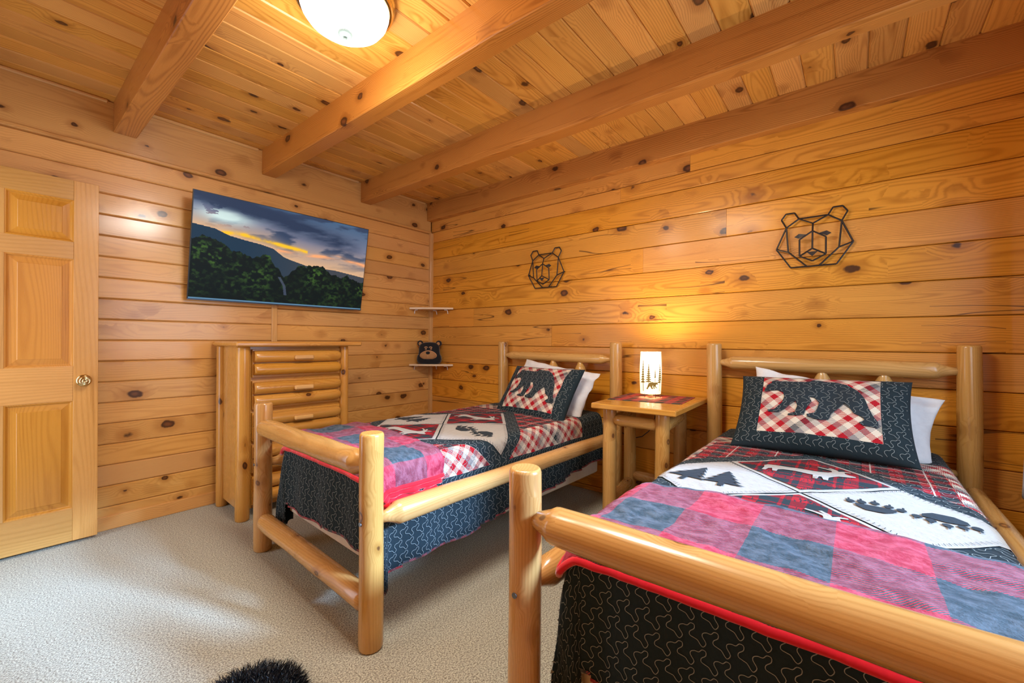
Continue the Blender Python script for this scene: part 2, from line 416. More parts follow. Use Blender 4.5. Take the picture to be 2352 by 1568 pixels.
def stitches(name, fn, u0, u1, v0, v1, ok, parent, w=.0008, su=.052, sv=.052, off=.003, swap=False, amp=.93, fx=1, fy=-1):
    V, F = [], []
    rows = int((v1-v0)/sv); cols = int((u1-u0)/su)+1
    for r in range(rows):
        ox = u0+(r % 2)*su*.5; prev = None
        for c in range(cols):
            for q in SQ:
                x = ox+(c+q[0]/225)*su; y = v0+(r+(.9 if fy > 0 else .1))*sv+fy*q[1]*amp*sv/225
                if fx < 0: x = u0+u1-x
                a, b = (y, x) if swap else (x, y)
                good = ok(a, b)
                if good:
                    if prev is None: prev = (a, b); st = False; continue
                    dx, dy = a-prev[0], b-prev[1]; L = math.hypot(dx, dy)+1e-9; nx, ny = -dy/L*w, dx/L*w
                    if not st: V += [fn(prev[0]+nx, prev[1]+ny, off), fn(prev[0]-nx, prev[1]-ny, off)]
                    V += [fn(a+nx, b+ny, off), fn(a-nx, b-ny, off)]; i = len(V)-4; F.append([i, i+1, i+3, i+2]); st = True; prev = (a, b)
                else: prev = None
    o = mk(name, V, F, THREAD, parent, None, False); o['kind'] = 'stuff'; return o

# ------------------------------------------------------------------ room shell
XW, YW, ZC = 3.032, 3.611, 2.66
XB, YB = -.45, -.68
def carpet():
    n = NT('carpet_pile'); tc = n.n('TexCoord').outputs['Object']
    a = n.noise(tc, 380, 3, .7); b = n.noise(tc, 165, 2, .6); c = n.noise(tc, 3, 2)
    f = n.add(n.mul(a, .4), n.mul(b, .6))
    col = n.mix(n.ss(f, .38, .60), (.24, .19, .11), (.95, .92, .73)); col = n.mix(n.mul(c, .2), col, (.58, .54, .40))
    n.bump(n.add(a, n.mul(b, 1.2)), 1.0, .008)
    return n.fin(col, .95, spec=.1, sheen=.2)
CARPET = carpet()
fl = mk('floor', *[list(x) for x in (lambda: ([(XB-.7, YB-.1, 0), (XW+.1, YB-.1, 0), (XW+.1, YW+.1, 0), (XB-.7, YW+.1, 0), (XB-.7, YB-.1, -.05), (XW+.1, YB-.1, -.05), (XW+.1, YW+.1, -.05), (XB-.7, YW+.1, -.05)],
    [[0, 1, 2, 3], [7, 6, 5, 4], [0, 4, 5, 1], [1, 5, 6, 2], [2, 6, 7, 3], [3, 7, 4, 0]]))()], CARPET); tag(fl, 'beige cut-pile carpet', kind='structure')

def board_ext(L, H, T, ch, taper=0.):
    """board: along local x, height z, front face at y=0 toward -y, chamfered long edges, thickness T"""
    sec = [(0, ch), (ch, 0), (H-ch, 0), (H, ch), (H, T), (0, T)]      # (z, y)
    V = [(0, y, z) for z, y in sec]+[(L, y, z) for z, y in sec]; m = 6
    F = [[i, i+m, (i+1) % m+m, (i+1) % m] for i in range(m)]+[[0, 1, 2, 3, 4, 5], [11, 10, 9, 8, 7, 6]]
    return np.array(V), F
def wall_boards(wall, x0, x1, z0, z1, place, ch, T, mat, name, joints=(), gap=.0012, jit=.0):
    """place(V) maps local (along, depth, z) to world"""
    cuts = [x0]+sorted(joints)+[x1]
    for i in range(len(cuts)-1):
        a, b = cuts[i]+(.0008 if i else 0), cuts[i+1]-(.0008 if i < len(cuts)-2 else 0)
        V, F = board_ext(b-a, z1-z0-gap, T, ch); pr = random.uniform(0, jit)
        V[:, 0] += a; V[:, 2] += z0+gap/2; V[:, 1] -= pr
        G = np.stack([V[:, 0]-a, V[:, 2]-(z0+z1)/2, V[:, 1]], 1)
        W = place(V); mk(name, W, F, mat, wall, G)
# right wall (east): heavy flat logs
wr = empty('wall_right', (XW, 0, 0), 'right wall of stacked flat pine logs behind the beds', kind='structure')
core_m = plain('wall_core', (.10, .05, .02), .8)
box('wall_core', (XW+.055, XW+.08, YB, YW+.05, 0, ZC), core_m, wr, 0)
zs = [2.547]+[2.3600-.1836*k*1.003 for k in range(14)]
zs = [2.547, 2.362, 2.249]+[2.249-.1842*k for k in range(1, 13)]+[0.]
pl_r = lambda V: np.stack([XW+V[:, 1], YB+V[:, 0], V[:, 2]], 1)
jn = {0: [.898], 1: [1.408], 3: [.668], 4: [1.227], 6: [2.959], 7: [2.029], 9: [2.2], 11: [.5]}
for k in range(len(zs)-1):
    z1, z0 = zs[k], max(zs[k+1], .0)
    if z1 <= .01: break
    wall_boards(wr, 0, YW-YB, z0, z1, pl_r, .004 if k else .003, .05, W_LOG, 'wall_log', [j-YB for j in jn.get(k, [])], gap=.003, jit=.004)
wall_boards(wr, 0, YW-YB, 2.547, ZC, pl_r, .003, .05, W_LOG, 'wall_log')
# far wall (north): narrower boards
wn = empty('wall_left', (0, YW, 0), 'left wall of knotty pine boards behind the door and television', kind='structure')
box('wall_core', (XB-.05, XW+.05, YW+.03, YW+.06, 0, ZC), core_m, wn, 0)
pl_n = lambda V: np.stack([XB+V[:, 0], YW+V[:, 1], V[:, 2]], 1)
zb = [2.345-.1297*k for k in range(20)]
for k in range(19):
    z1, z0 = zb[k], max(zb[k+1], 0.)
    if z1 <= 0.01: break
    jj = [] if k in (0, 1, 2) else ([] if k < 9 else [])
    wall_boards(wn, 0, XW-XB, z0, z1, pl_n, .0065, .028, W_BOARD, 'wall_board', [1.43-XB] if k in (7, 8) else [], gap=.002, jit=.001)
V, F = box_vf(XB, XW-.015, YW-.012, YW+.02, 2.36, ZC-.002, .004); mk('header_board', V, F, W_BOARD, wn, gcmap(V, 'x'))
V, F = box_vf(XB, XW-.015, YW-.022, YW+.02, 2.345, 2.368, .004); mk('ledge_strip', V, F, W_BOARD, wn, gcmap(V, 'x'))
V, F = box_vf(-.5+.4, XW, YW-.012, YW+.01, 0, .085, .003); mk('baseboard', V, F, W_BOARD, wn, gcmap(V, 'x'))
# unseen walls behind the camera: south wall with the window, west wall with the doorway
WX0, WX1, WZ0, WZ1 = .95, 2.42, .82, 2.12
ws = empty('wall_back', (0, YB, 0), 'back wall with the window beside the near bed', kind='structure')
def rect_wall(par, quads, yf, mat):
    for q in quads: box('wall_panel', q, mat, par, .002)
rect_wall(ws, [(XB-.05, WX0, YB-.12, YB, 0, ZC), (WX1, XW+.05, YB-.12, YB, 0, ZC), (WX0, WX1, YB-.12, YB, 0, WZ0), (WX0, WX1, YB-.12, YB, WZ1, ZC)], YB, W_LOG)
wi = empty('window_1', (WX0, YB, WZ0), 'window behind the near bed', kind='structure')
FR = plain('white_window_paint', (.8, .8, .78), .4)
for q in ((WX0, WX0+.05, YB-.1, YB-.04, WZ0, WZ1), (WX1-.05, WX1, YB-.1, YB-.04, WZ0, WZ1), (WX0, WX1, YB-.1, YB-.04, WZ0, WZ0+.05), (WX0, WX1, YB-.1, YB-.04, WZ1-.05, WZ1)): box('window_frame', q, FR, wi, .003)
ww = empty('wall_side', (XB, 0, 0), 'side wall with the doorway', kind='structure')
rect_wall(ww, [(XB-.1, XB, YB-.05, 2.72, 0, ZC), (XB-.1, XB, 3.53, YW+.05, 0, ZC), (XB-.1, XB, 2.72, 3.53, 2.08, ZC)], 0, W_BOARD)
# corner post
cp = empty('trim_1', (XW-.02, YW-.02, 0), 'square corner strip where the two walls meet', kind='structure')
V, F = box_vf(XW-.034, XW+.005, YW-.034, YW+.005, 0, 2.35, .003); mk('corner_strip', V, F, W_TRIM, cp, gcmap(V, 'z'))

# ceiling planks
ce = empty('ceiling', (0, 0, ZC), 'tongue and groove pine ceiling with exposed beams', kind='structure')
y = .647-.1364*10; k = 0
while y < YW:
    y1 = min(y+.1364, YW+.01)
    if y1 > YB:
        V, F = board_ext(XW-XB, y1-max(y, YB)-.0015, .02, .0065)
        V2 = np.stack([XB+V[:, 0], max(y, YB)+V[:, 2], ZC+V[:, 1]], 1)
        mk('ceiling_plank', V2, F, W_CEIL, ce, np.stack([V[:, 0], V[:, 2]-.068, V[:, 1]], 1))
    y += .1364
box('ceiling_core', (XB-.1, XW+.1, YB-.1, YW+.1, ZC+.018, ZC+.04), core_m, ce, 0)
BX = [(-.42, -.315), (.478, .588), (1.327, 1.431), (2.174, 2.279), (2.958, 3.075)]
for i, (a, b) in enumerate(BX):
    V, F = box_vf(a, b, YB, YW-.011, 2.472, ZC+.005, .004)
    bm_ = mk('ceiling_beam', V, F, W_BEAM, ce, gcmap(V, 'y'))
    bm_['label'] = 'square ceiling beam of reddish pine'
    parts = [box_vf(a-.024, a-.001, YW-.026, YW-.008, 2.455, ZC, .003)]
    if b < 3: parts += [box_vf(b+.001, b+.02, YW-.026, YW-.008, 2.455, ZC, .003)]
    parts += [box_vf(a-.024, min(b+.02, XW), YW-.026, YW-.008, 2.45, 2.471, .003)]
    V, F, G = join_vf(parts)
    mk('beam_collar', V, F, W_TRIM, bm_, G).parent = bm_
xs = [XB]+[v for p in BX for v in p]
for i in range(0, len(xs)-1):
    pass
for a, b in ((-.29, .452), (.61, 1.301), (1.453, 2.148), (2.301, 2.932)):
    V, F = box_vf(a, b, YW-.03, YW-.01, ZC-.02, ZC, .006); mk('cove_strip', V, F, W_TRIM, ce, gcmap(V, 'x'))

# ------------------------------------------------------------------ door leaf
dr = empty('door_1', (.0, 3.53, 0), 'open six-panel pine door standing against the left wall', kind='structure')
DX0, DX1, DY0, DY1, DZ0, DZ1 = -.417, .405, 3.515, 3.55, .018, 2.10
dy = DY0
def dbox(nm, x0, x1, z0, z1, ax='z'): return box(nm, (x0, x1, DY0, DY1, z0, z1), W_DOOR, dr, .0012, ax)
dbox('stile', DX1-.104, DX1, DZ0, DZ1); dbox('stile', DX0, DX0+.104, DZ0, DZ1)
zp = [(DZ0, .205), (.827, 1.025), (1.645, 1.745), (1.985, DZ1)]
for z0, z1 in zp: dbox('rail', DX0+.1045, DX1-.1045, z0, z1, 'x')
pz = [(.205, .827), (1.025, 1.645), (1.745, 1.985)]
for z0, z1 in pz:
    dbox('mullion', -.053, .043, z0, z1)
    for x0, x1 in ((.043, DX1-.104), (DX0+.104, -.053)):
        V, F = [], []
        def ring(i, yd):
            a = [(x0+i, DY0+yd, z0+i), (x1-i, DY0+yd, z0+i), (x1-i, DY0+yd, z1-i), (x0+i, DY0+yd, z1-i)]; V.extend(a)
        for i, yd in ((.0, .001), (.006, .003), (.012, .011), (.016, .0125), (.045, .0055), (.047, .004), (.048, .004)): ring(i, yd)
        nr = 7
        for r in range(nr-1):
            for q in range(4): F.append([r*4+q, r*4+(q+1) % 4, (r+1)*4+(q+1) % 4, (r+1)*4+q])
        F.append([(nr-1)*4+q for q in range(4)])
        mk('panel', V, F, W_PANEL, dr, gcmap(V, 'z'))
BRASS = NT('polished_brass'); BRASS = BRASS.fin((.62, .50, .26), .14, metal=1)
def lathe_y(prof, cx, cz, y0, name, parent, mat, n=32):
    V, F = [], []
    for r, d in prof:
        for k in range(n): V.append((cx+r*math.cos(2*PI*k/n), y0-d, cz+r*math.sin(2*PI*k/n)))
    m = len(prof)
    for i in range(m-1):
        for k in range(n): F.append([i*n+k, i*n+(k+1) % n, (i+1)*n+(k+1) % n, (i+1)*n+k])
    F.append([(m-1)*n+k for k in range(n)])
    return mk(name, V, F, mat, parent, None, True)
kn = lathe_y([(.034, 0), (.034, .003), (.029, .007), (.020, .009), (.013, .012), (.012, .026), (.016, .031), (.024, .037), (.0275, .046), (.026, .056), (.021, .061), (.0195, .0605), (.0185, .059), (.013, .0585), (.0125, .0605), (.007, .0605), (.006, .058), (.001, .058)], .345, .942, DY0, 'door_knob', dr, BRASS)

# ------------------------------------------------------------------ ceiling light
cl = empty('ceiling_light', (.955, 1.71, ZC), 'round flush ceiling light with white glass bowl and brass ring', 'ceiling light')
GL = NT('lit_frosted_glass'); g = GL.b.inputs; g['Base Color'].default_value = (.9, .9, .88, 1); g['Emission Color'].default_value = (1, .97, .92, 1); g['Emission Strength'].default_value = 2.4
lathe('mounting_ring', [(.165, 0), (.205, 0), (.207, -.012), (.198, -.022), (.196, -.028), (.203, -.034), (.197, -.045), (.186, -.05), (.178, -.045)], (.955, 1.71, ZC-.001), BRASS, cl)
lathe('glass_bowl', [(.181, -.035), (.18, -.06), (.172, -.085), (.152, -.112), (.12, -.134), (.08, -.148), (.04, -.155), (.012, -.157)], (.955, 1.71, ZC), GL.m, cl)
NICK = plain('brushed_nickel', (.09, .12, .11), .5, 0)
lathe('finial', [(.024, -.150), (.030, -.158), (.028, -.166), (.015, -.172), (.005, -.174), (.0075, -.178), (.008, -.183), (.005, -.189), (.0005, -.191)], (.955, 1.71, ZC), NICK, cl, 24)

# ------------------------------------------------------------------ television
TW, TH = 1.305, .735
tv = empty('television', (1.495, 3.50, 1.46), 'wide flat television tilted down, showing a sunset over forested hills', 'television')
tl = Vector((.845, 3.425, 2.182)); bl = Vector((.842, 3.545, 1.462))
upv = (tl-bl).normalized(); rv = Vector((1, 0, 0)); nv = upv.cross(rv).normalized()   # points into the wall?
if nv.y > 0: nv = -nv
def TVp(u, v, d): return tuple(bl+rv*u*TW+upv*v*TH+nv*d)
def slab(name, u0, u1, v0, v1, d0, d1, mat, parent):
    V = [TVp(u, v, d) for d in (d0, d1) for u, v in ((u0, v0), (u1, v0), (u1, v1), (u0, v1))]
    F = [[3, 2, 1, 0], [4, 5, 6, 7], [0, 1, 5, 4], [1, 2, 6, 5], [2, 3, 7, 6], [3, 0, 4, 7]]
    return mk(name, V, F, mat, parent)
PLAST = plain('black_plastic', (.02, .02, .022), .4)
slab('back_shell', .03, .97, .08, .92, -.055, -.012, PLAST, tv)
slab('bezel', 0, 1, 0, 1, -.012, -.0, PLAST, tv)
GREYM = plain('grey_bezel_metal', (.10, .13, .17), .3, .8)
slab('bezel_strip', 0, 1, -.003, .008, -.008, .003, GREYM, tv)
slab('wall_bracket', .4, .6, .3, .7, -.16, -.055, PLAST, tv) if False else None
NU, NV = 400, 226
U, Vv = np.meshgrid((np.arange(NU)+.5)/NU, (np.arange(NV)+.5)/NV)
def fbm(x, y, oct=4, seed=0):
    out = np.zeros_like(x); amp = .5; f = 1
    for o in range(oct):
        r = np.random.default_rng(seed+o); G = r.random((64, 64)); X = (x*f) % 63; Y = (y*f) % 63
        i, j = X.astype(int), Y.astype(int); fx, fy = X-i, Y-j; fx = fx*fx*(3-2*fx); fy = fy*fy*(3-2*fy)
        out += amp*((G[j, i]*(1-fx)+G[j, i+1]*fx)*(1-fy)+(G[j+1, i]*(1-fx)+G[j+1, i+1]*fx)*fy); amp *= .5; f *= 2.03
    return out
def lerp(a, b, t): t = np.clip(t, 0, 1)[..., None]; return a*(1-t)+b*t
def C(*a): return np.array(a, float)/255
horizon = np.interp(U, [0, .1, .17, .25, .33, .4, .46, .5, .6, .8, 1.], [.70, .685, .64, .62, .605, .58, .51, .49, .45, .44, .40])
sky_t = (Vv-horizon)/(1-horizon)
img = lerp(np.broadcast_to(C(215, 170, 130), U.shape+(3,)).copy(), C(120, 120, 140), sky_t*2.0)
img = lerp(img, C(70, 95, 125), (sky_t-.45)*2)
cl_n = fbm(U*7+1.2*Vv, Vv*16-U*3, 5, 5)
img = lerp(img, C(52, 66, 92), np.clip((cl_n-.47)*7, 0, 1)*np.clip(sky_t*2.2, 0, 1))
patch = np.exp(-(((U-.15)/.14)**2+((Vv-(.82-.0*U))/.075)**2)*1.2)*(fbm(U*12, Vv*25, 4, 30) > .36)
img = lerp(img, C(205, 226, 222), patch*1.2)
img = lerp(img, C(42, 55, 80), np.exp(-((Vv-(1.02-.30*U))/.085)**2)*1.3*np.clip(cl_n*2.2, 0, 1)*np.clip((.98-U)*5, 0, 1))
gl = np.exp(-((Vv-np.interp(U, [0, .2, .4, .6, .8, 1], [.60, .68, .64, .60, .55, .52]))/.02)**2)*np.clip(fbm(U*16, Vv*14, 4, 9)*3-.75, 0, 1)*(U > .13)*(U < .6)
img = lerp(img, C(255, 190, 40), gl*1.2)
gl2 = np.exp(-((Vv-np.interp(U, [.4, .6, .8, 1], [.58, .565, .60, .55]))/.022)**2)*(U > .42)*np.clip(fbm(U*9, Vv*30, 3, 19)*2.4-.5, 0, 1)
img = lerp(img, C(250, 165, 110), gl2)
land = Vv < horizon
hill = lerp(np.broadcast_to(C(28, 52, 72), U.shape+(3,)).copy(), C(62, 66, 74), (U-.25)*2.2)
img[land] = hill[land]
tree_top = np.interp(U, [0, .05, .12, .2, .3, .34, .38, .43, .47, .5, .55, .62, .7, .76, .82, .88, .94, 1.], [.55, .61, .57, .50, .46, .50, .49, .38, .30, .34, .44, .46, .47, .40, .36, .40, .34, .33])+(fbm(U*55, U*0+3, 4, 3)-.5)*.06
tr = Vv < tree_top
leaf = fbm(U*60, Vv*44, 5, 40); big_ = fbm(U*9, Vv*8, 3, 60)
tc_ = lerp(np.broadcast_to(C(10, 22, 22), U.shape+(3,)).copy(), C(60, 92, 38), np.clip((leaf-.44)*4.2, 0, 1)*np.clip((big_-.22)*2.6, 0, 1)*np.clip(.35+Vv*1.8, 0, 1))
img[tr] = tc_[tr]
rd = (np.abs(U-np.interp(Vv, [.02, .1, .2, .3], [.475, .485, .475, .44])) < .008)*(Vv > .1)*(Vv < .29)
img = lerp(img, C(70, 78, 100), rd*.8)
img[Vv < .012] = C(90, 130, 160)
lin = np.where(img <= .04045, img/12.92, ((img+.055)/1.055)**2.4)
gx, gy = np.meshgrid(np.linspace(.004, .996, NU+1), np.linspace(.01, .994, NV+1))
P0 = np.array(bl+nv*.0012); V = P0+gx.ravel()[:, None]*np.array(rv)*TW+gy.ravel()[:, None]*np.array(upv)*TH
idx = np.arange((NU+1)*(NV+1)).reshape(NV+1, NU+1)
F = np.stack([idx[:-1, :-1], idx[:-1, 1:], idx[1:, 1:], idx[1:, :-1]], -1).reshape(-1, 4)
SCR = NT('television_screen'); ca = SCR.attr('pic').outputs['Color']; SCR.fin((.004, .004, .005), .45, spec=.10)
SCR.t.links.new(ca, SCR.b.inputs['Emission Color']); SCR.b.inputs['Emission Strength'].default_value = 1.05
so = mk('screen', V, F.tolist(), SCR.m, tv)
cattr = so.data.color_attributes.new('pic', 'FLOAT_COLOR', 'CORNER')
cc = np.ones((len(F), 4, 4)); cc[:, :, :3] = lin.reshape(-1, 1, 3); cattr.data.foreach_set('color', cc.ravel())
br = box('wall_bracket', (1.35, 1.65, 3.56, YW-.0015, 1.62, 1.95), PLAST, tv, .004)
cc_ = tag(box('cable_cover', (1.405, 1.447, YW-.013, YW-.0012, 1.10, 1.55), W_TRIM, None, .003, 'z'), 'narrow wooden strip hiding the cables below the television', 'cable cover')

# ------------------------------------------------------------------ dresser
ds = empty('log_dresser', (1.37, 3.3, 0), 'tall log-front pine dresser below the television', 'dresser')
AR = math.radians(-2.2); PC = (1.05, 3.12)
def RR(p): q = rotz(np.array([p], float), AR, PC)[0]; return tuple(q)
for (x, yy, r) in ((1.045, 3.125, .043), (1.03, 3.52, .036), (1.735, 3.125, .034), (1.745, 3.52, .036)):
    p = RR((x, yy, 0)); log('post', p, (p[0], p[1], 1.142), r, r*.95, ds, W_DRESS, wob=.02)
box('side_panel', (1.03, 1.048, 3.14, 3.52, .06, 1.14), W_DRESS, ds, .001, 'z', (AR, PC))
box('side_panel', (1.735, 1.752, 3.14, 3.52, .06, 1.14), W_DRESS, ds, .001, 'z', (AR, PC))
box('carcass', (1.05, 1.735, 3.14, 3.54, .06, 1.14), W_DRESS, ds, .001, 'x', (AR, PC))
V, F = box_vf(.985, 1.845, 3.045, 3.585, 1.142, 1.174, .009); V = np.array(V); g = gcmap(V, 'xf'); mk('dresser_top', rotz(V, AR, PC), F, W_DRESS, ds, g)
for i in range(5):
    zt = 1.118-i*.212
    z0, z1 = zt-.18, zt
    if z0 < .05: break
    df = box('drawer', (1.098, 1.700, 3.118, 3.142, z0-.005, z1+.005), W_DRESS, ds, .002, 'x', (AR, PC))
    for j, zc in enumerate((zt-.045, zt-.13)):
        p0, p1 = RR((1.102, 3.112, zc)), RR((1.697, 3.112, zc+random.uniform(-.004, .004)))
        l = log('half_log', p0, p1, .041, .040, ds, W_DRESS, 'flat', 'round', wob=.05)
        l.parent = df; l.location = Vector(ds['_o'])-Vector(ds['_o'])
    V, F = box_vf(1.345, 1.475, 3.046, 3.075, zt-.068, zt-.038, .008); V = np.array(V); h = mk('handle', rotz(V, AR, PC), F, W_TRIM, ds, gcmap(V, 'x')); h.parent = df

# ------------------------------------------------------------------ corner shelves, plush bear
WM = plain('white_plastic', (.85, .85, .84), .4)
for zi, (zt, lab) in enumerate(((1.530, 'pale wooden corner shelf, the empty upper one of the pair'), (.944, 'pale wooden corner shelf holding the black bear head cushion'))):
    sh = empty('corner_shelf', (XW-.1, YW-.1, zt), lab, 'shelf', 'corner shelves')
    A, B = np.array([2.735, YW-.014]), np.array([XW-.012, 3.245]); cor = np.array([XW-.036, YW-.036])
    pts = [np.array([XW-.036, YW-.014]), A]
    mid = (A+B)/2; nrm = (mid-cor)/np.linalg.norm(mid-cor)
    for t in np.linspace(0, 1, 14)[1:-1]: pts.append(A*(1-t)+B*t+nrm*.028*math.sin(PI*t))
    pts += [B, np.array([XW-.012, YW-.036]), cor]
    m = len(pts); V = [(p[0], p[1], zt-.018) for p in pts]+[(p[0], p[1], zt) for p in pts]
    F = [list(range(m))[::-1], [m+i for i in range(m)]]+[[i, (i+1) % m, (i+1) % m+m, i+m] for i in range(m)]
    mk('shelf_board', V, F, W_SHELF, sh, gcmap(V, 'xf'))
    for (bx, by, dx, dy) in ((2.80, YW-.012, 0, -1), (XW-.012, 3.50, -1, 0), (XW-.012, 3.325, -1, 0)):
        p = [(bx, by, zt-.062), (bx+dx*.004, by+dy*.004, zt-.04), (bx+dx*.008, by+dy*.008, zt-.028), (bx+dx*.018, by+dy*.018, zt-.0235), (bx+dx*.05, by+dy*.05, zt-.0225)]
        tube('bracket', p, .0045, WM, sh, 8)
def plush():
    cx, cy, z0 = 2.895, 3.47, .9445
    fd = np.array([-.78, -.63, 0]); fd /= np.linalg.norm(fd); rd_ = np.array([-fd[1], fd[0], 0])*-1
    # image-right direction
    rd_ = np.array([float(r_.x), float(r_.y), 0.]); rd_ /= np.linalg.norm(rd_)
    up = np.array([0, 0, 1.])
    c = np.array([cx, cy, z0])
    root = empty('bear_head_cushion', (cx, cy, z0), 'black plush bear head cushion with tan muzzle on the lower corner shelf', 'cushion')
    BL = plain('black_plush', (.008, .009, .012), .9, sheen=.4, bump=300); TAN = plain('tan_plush', (.42, .22, .09), .9, sheen=.3, bump=300)
    PALE = plain('tan_embroidery', (.70, .40, .20), .8)
    V, F = [], []; n = 40
    prof = [(0, .06, .04), (.006, .098, .06), (.02, .112, .066), (.05, .117, .068), (.08, .113, .064), (.10, .102, .058), (.13, .098, .054), (.17, .097, .05), (.20, .088, .042), (.218, .066, .032), (.225, .035, .018), (.227, .004, .002)]
    for z, a, b in prof:
        for k in range(n):
            th = 2*PI*k/n; ct, st = math.cos(th), math.sin(th)
            e = .8; x = a*abs(ct)**e*math.copysign(1, ct); y_ = b*abs(st)**e*math.copysign(1, st)
            V.append(c+rd_*x*1.1+fd*y_+up*z)
    for i in range(len(prof)-1):
        for k in range(n): F.append([i*n+k, i*n+(k+1) % n, (i+1)*n+(k+1) % n, (i+1)*n+k])
    F.append(list(range(n))[::-1])
    mk('head', V, F, BL, root, None, True)
    def disc(name, u, v, a, b, depth, mat, par, d=.01, n=24, poly=None):
        V, F = [], []
        rings = [(1, 0), (.96, .5), (.8, .85), (.45, 1), (.02, 1.02)]
        for s, q in rings:
            for k in range(n):
                th = 2*PI*k/n; rr = 1 if poly is None else poly(th)
                V.append(c+rd_*(u*1.1+a*s*rr*math.cos(th))+up*(v+b*s*rr*math.sin(th))+fd*(depth+d*q))
        for i in range(len(rings)-1):
            for k in range(n): F.append([i*n+k, i*n+(k+1) % n, (i+1)*n+(k+1) % n, (i+1)*n+k])
        return mk(name, V, F, mat, par, None, True)
    for s in (-1, 1):
        e = disc('ear', s*.088, .214, .031, .031, -.012, BL, root, .022); disc('inner_ear', s*.086, .211, .017, .019, .008, TAN, root, .006).parent = e
        disc('eye', s*.024, .158, .009, .012, .050, PALE, root, .004); disc('pupil', s*.024, .157, .005, .007, .053, BL, root, .004)
        bp = [c+rd_*(s*.024+.017*math.cos(t))+up*(.166+.013*math.sin(t))+fd*.055 for t in np.linspace(.35, PI-.35, 9)]
        tube('eyebrow', bp, .0035, PALE, root, 6)
    mz = disc('muzzle', 0, .088, .084, .045, .058, TAN, root, .022, 48, lambda th: 1-.14*math.exp(-((math.sin(th)+1)/.12)**2)+.12*max(0, math.sin(th))**6)
    disc('muzzle_edge', 0, .088, .088, .048, .053, PALE, root, .012, 48, lambda th: 1-.14*math.exp(-((math.sin(th)+1)/.12)**2)+.12*max(0, math.sin(th))**6)
    disc('nose', .001, .117, .022, .016, .076, BL, root, .010)
    tube('mouth_line', [c+up*z+fd*.0815 for z in (.098, .08, .062)], .0012, PALE, root, 6)
    disc('mouth', 0, .042, .015, .009, .072, BL, root, .006)
plush()

# ------------------------------------------------------------------ wire bear wall art
IRON = plain('dark_bronze_wire', (.045, .038, .034), .45, .6)
def bear_art(yc, zc, S, lab):
    root = empty('bear_wall_art', (XW-.01, yc, zc), lab, 'wall art', 'wire bear heads on the wall')
    # node coordinates measured on a face-on head, x to the right, y up, z away from the wall
    N = dict(elb=(-.72, .60, .10), elu=(-.86, .95, .06), elt=(-.74, 1.17, .04), elm=(-.50, 1.17, .04), eli=(-.38, .90, .08),
             erb=(.72, .60, .10), eru=(.86, .95, .06), ert=(.74, 1.17, .04), erm=(.50, 1.17, .04), eri=(.38, .90, .08),
             bl=(-1, -.22, .05), br=(1, -.22, .05), jl=(-.60, -1.0, .05), jr=(.60, -1.0, .05), bow=(0, .62, .22),
             cl=(-.66, -.38, .12), cr=(.66, -.38, .12), ct=(0, .30, .35), m1=(-.34, .02, .35), m2=(.34, .02, .35), m3=(-.34, -.62, .30), m4=(.34, -.62, .30), mt=(0, -.38, .42), mb=(0, -.84, .30),
             jb1=(-.16, -1.0, .05), jb2=(.16, -1.0, .05))
    def P(k):
        a = N[k] if isinstance(k, str) else k
        return (XW-.012-a[2]*.16*S/.19*1., yc-a[0]*S, zc+a[1]*S*.82)
    T = []
    for ch in (['elb', 'elu', 'elt', 'elm', 'eli'], ['erb', 'eru', 'ert', 'erm', 'eri'], ['eli', 'eri'], ['eli', 'bow', 'eri'], ['eli', 'elb', 'bl', 'jl', 'jr', 'br', 'erb', 'eri'], ['elb', 'cl'], ['erb', 'cr'],
               ['bl', 'cl', 'jb1'], ['br', 'cr', 'jb2'], ['bow', 'ct', 'mt'], ['ct', 'm1', 'm3', 'mb', 'm4', 'm2', 'ct'], ['m3', 'mt', 'm4']):
        for a, b in zip(ch, ch[1:]): T.append(tube_vf([P(a), P(b)], .0046, 6))
    V, F, G = join_vf(T); mk('wire_frame', V, F, IRON, root, G)
    def plate(name, pts):
        V = [P(p) for p in pts]; V += [(v[0]-.002, v[1], v[2]) for v in V]; m = len(pts)
        mk(name, V, [list(range(m)), list(range(m, 2*m))[::-1]]+[[i, i+m, (i+1) % m+m, (i+1) % m] for i in range(m)], IRON, root)
    plate('eye', [(-.48, .14, .34), (-.36, .25, .34), (-.16, .19, .36), (-.36, .06, .34)]); plate('eye', [(.48, .14, .34), (.36, .25, .34), (.16, .19, .36), (.36, .06, .34)])
    plate('nose', [(-.15, -.50, .42), (.15, -.50, .42), (0, -.68, .40)])
    for a in ((-.97, -.2, .0), (.97, -.2, .0), (.28, -.98, .0)):
        p = P(a); V = tube_vf([p, (XW-.0005, p[1], p[2])], .005, 8); mk('mounting_stud', V[0], V[1], IRON, root, V[2])
bear_art(2.083, 1.803, .185, 'small geometric wire bear head on the wall above the far bed')
bear_art(.202, 1.786, .182, 'geometric wire bear head on the wall above the near bed')

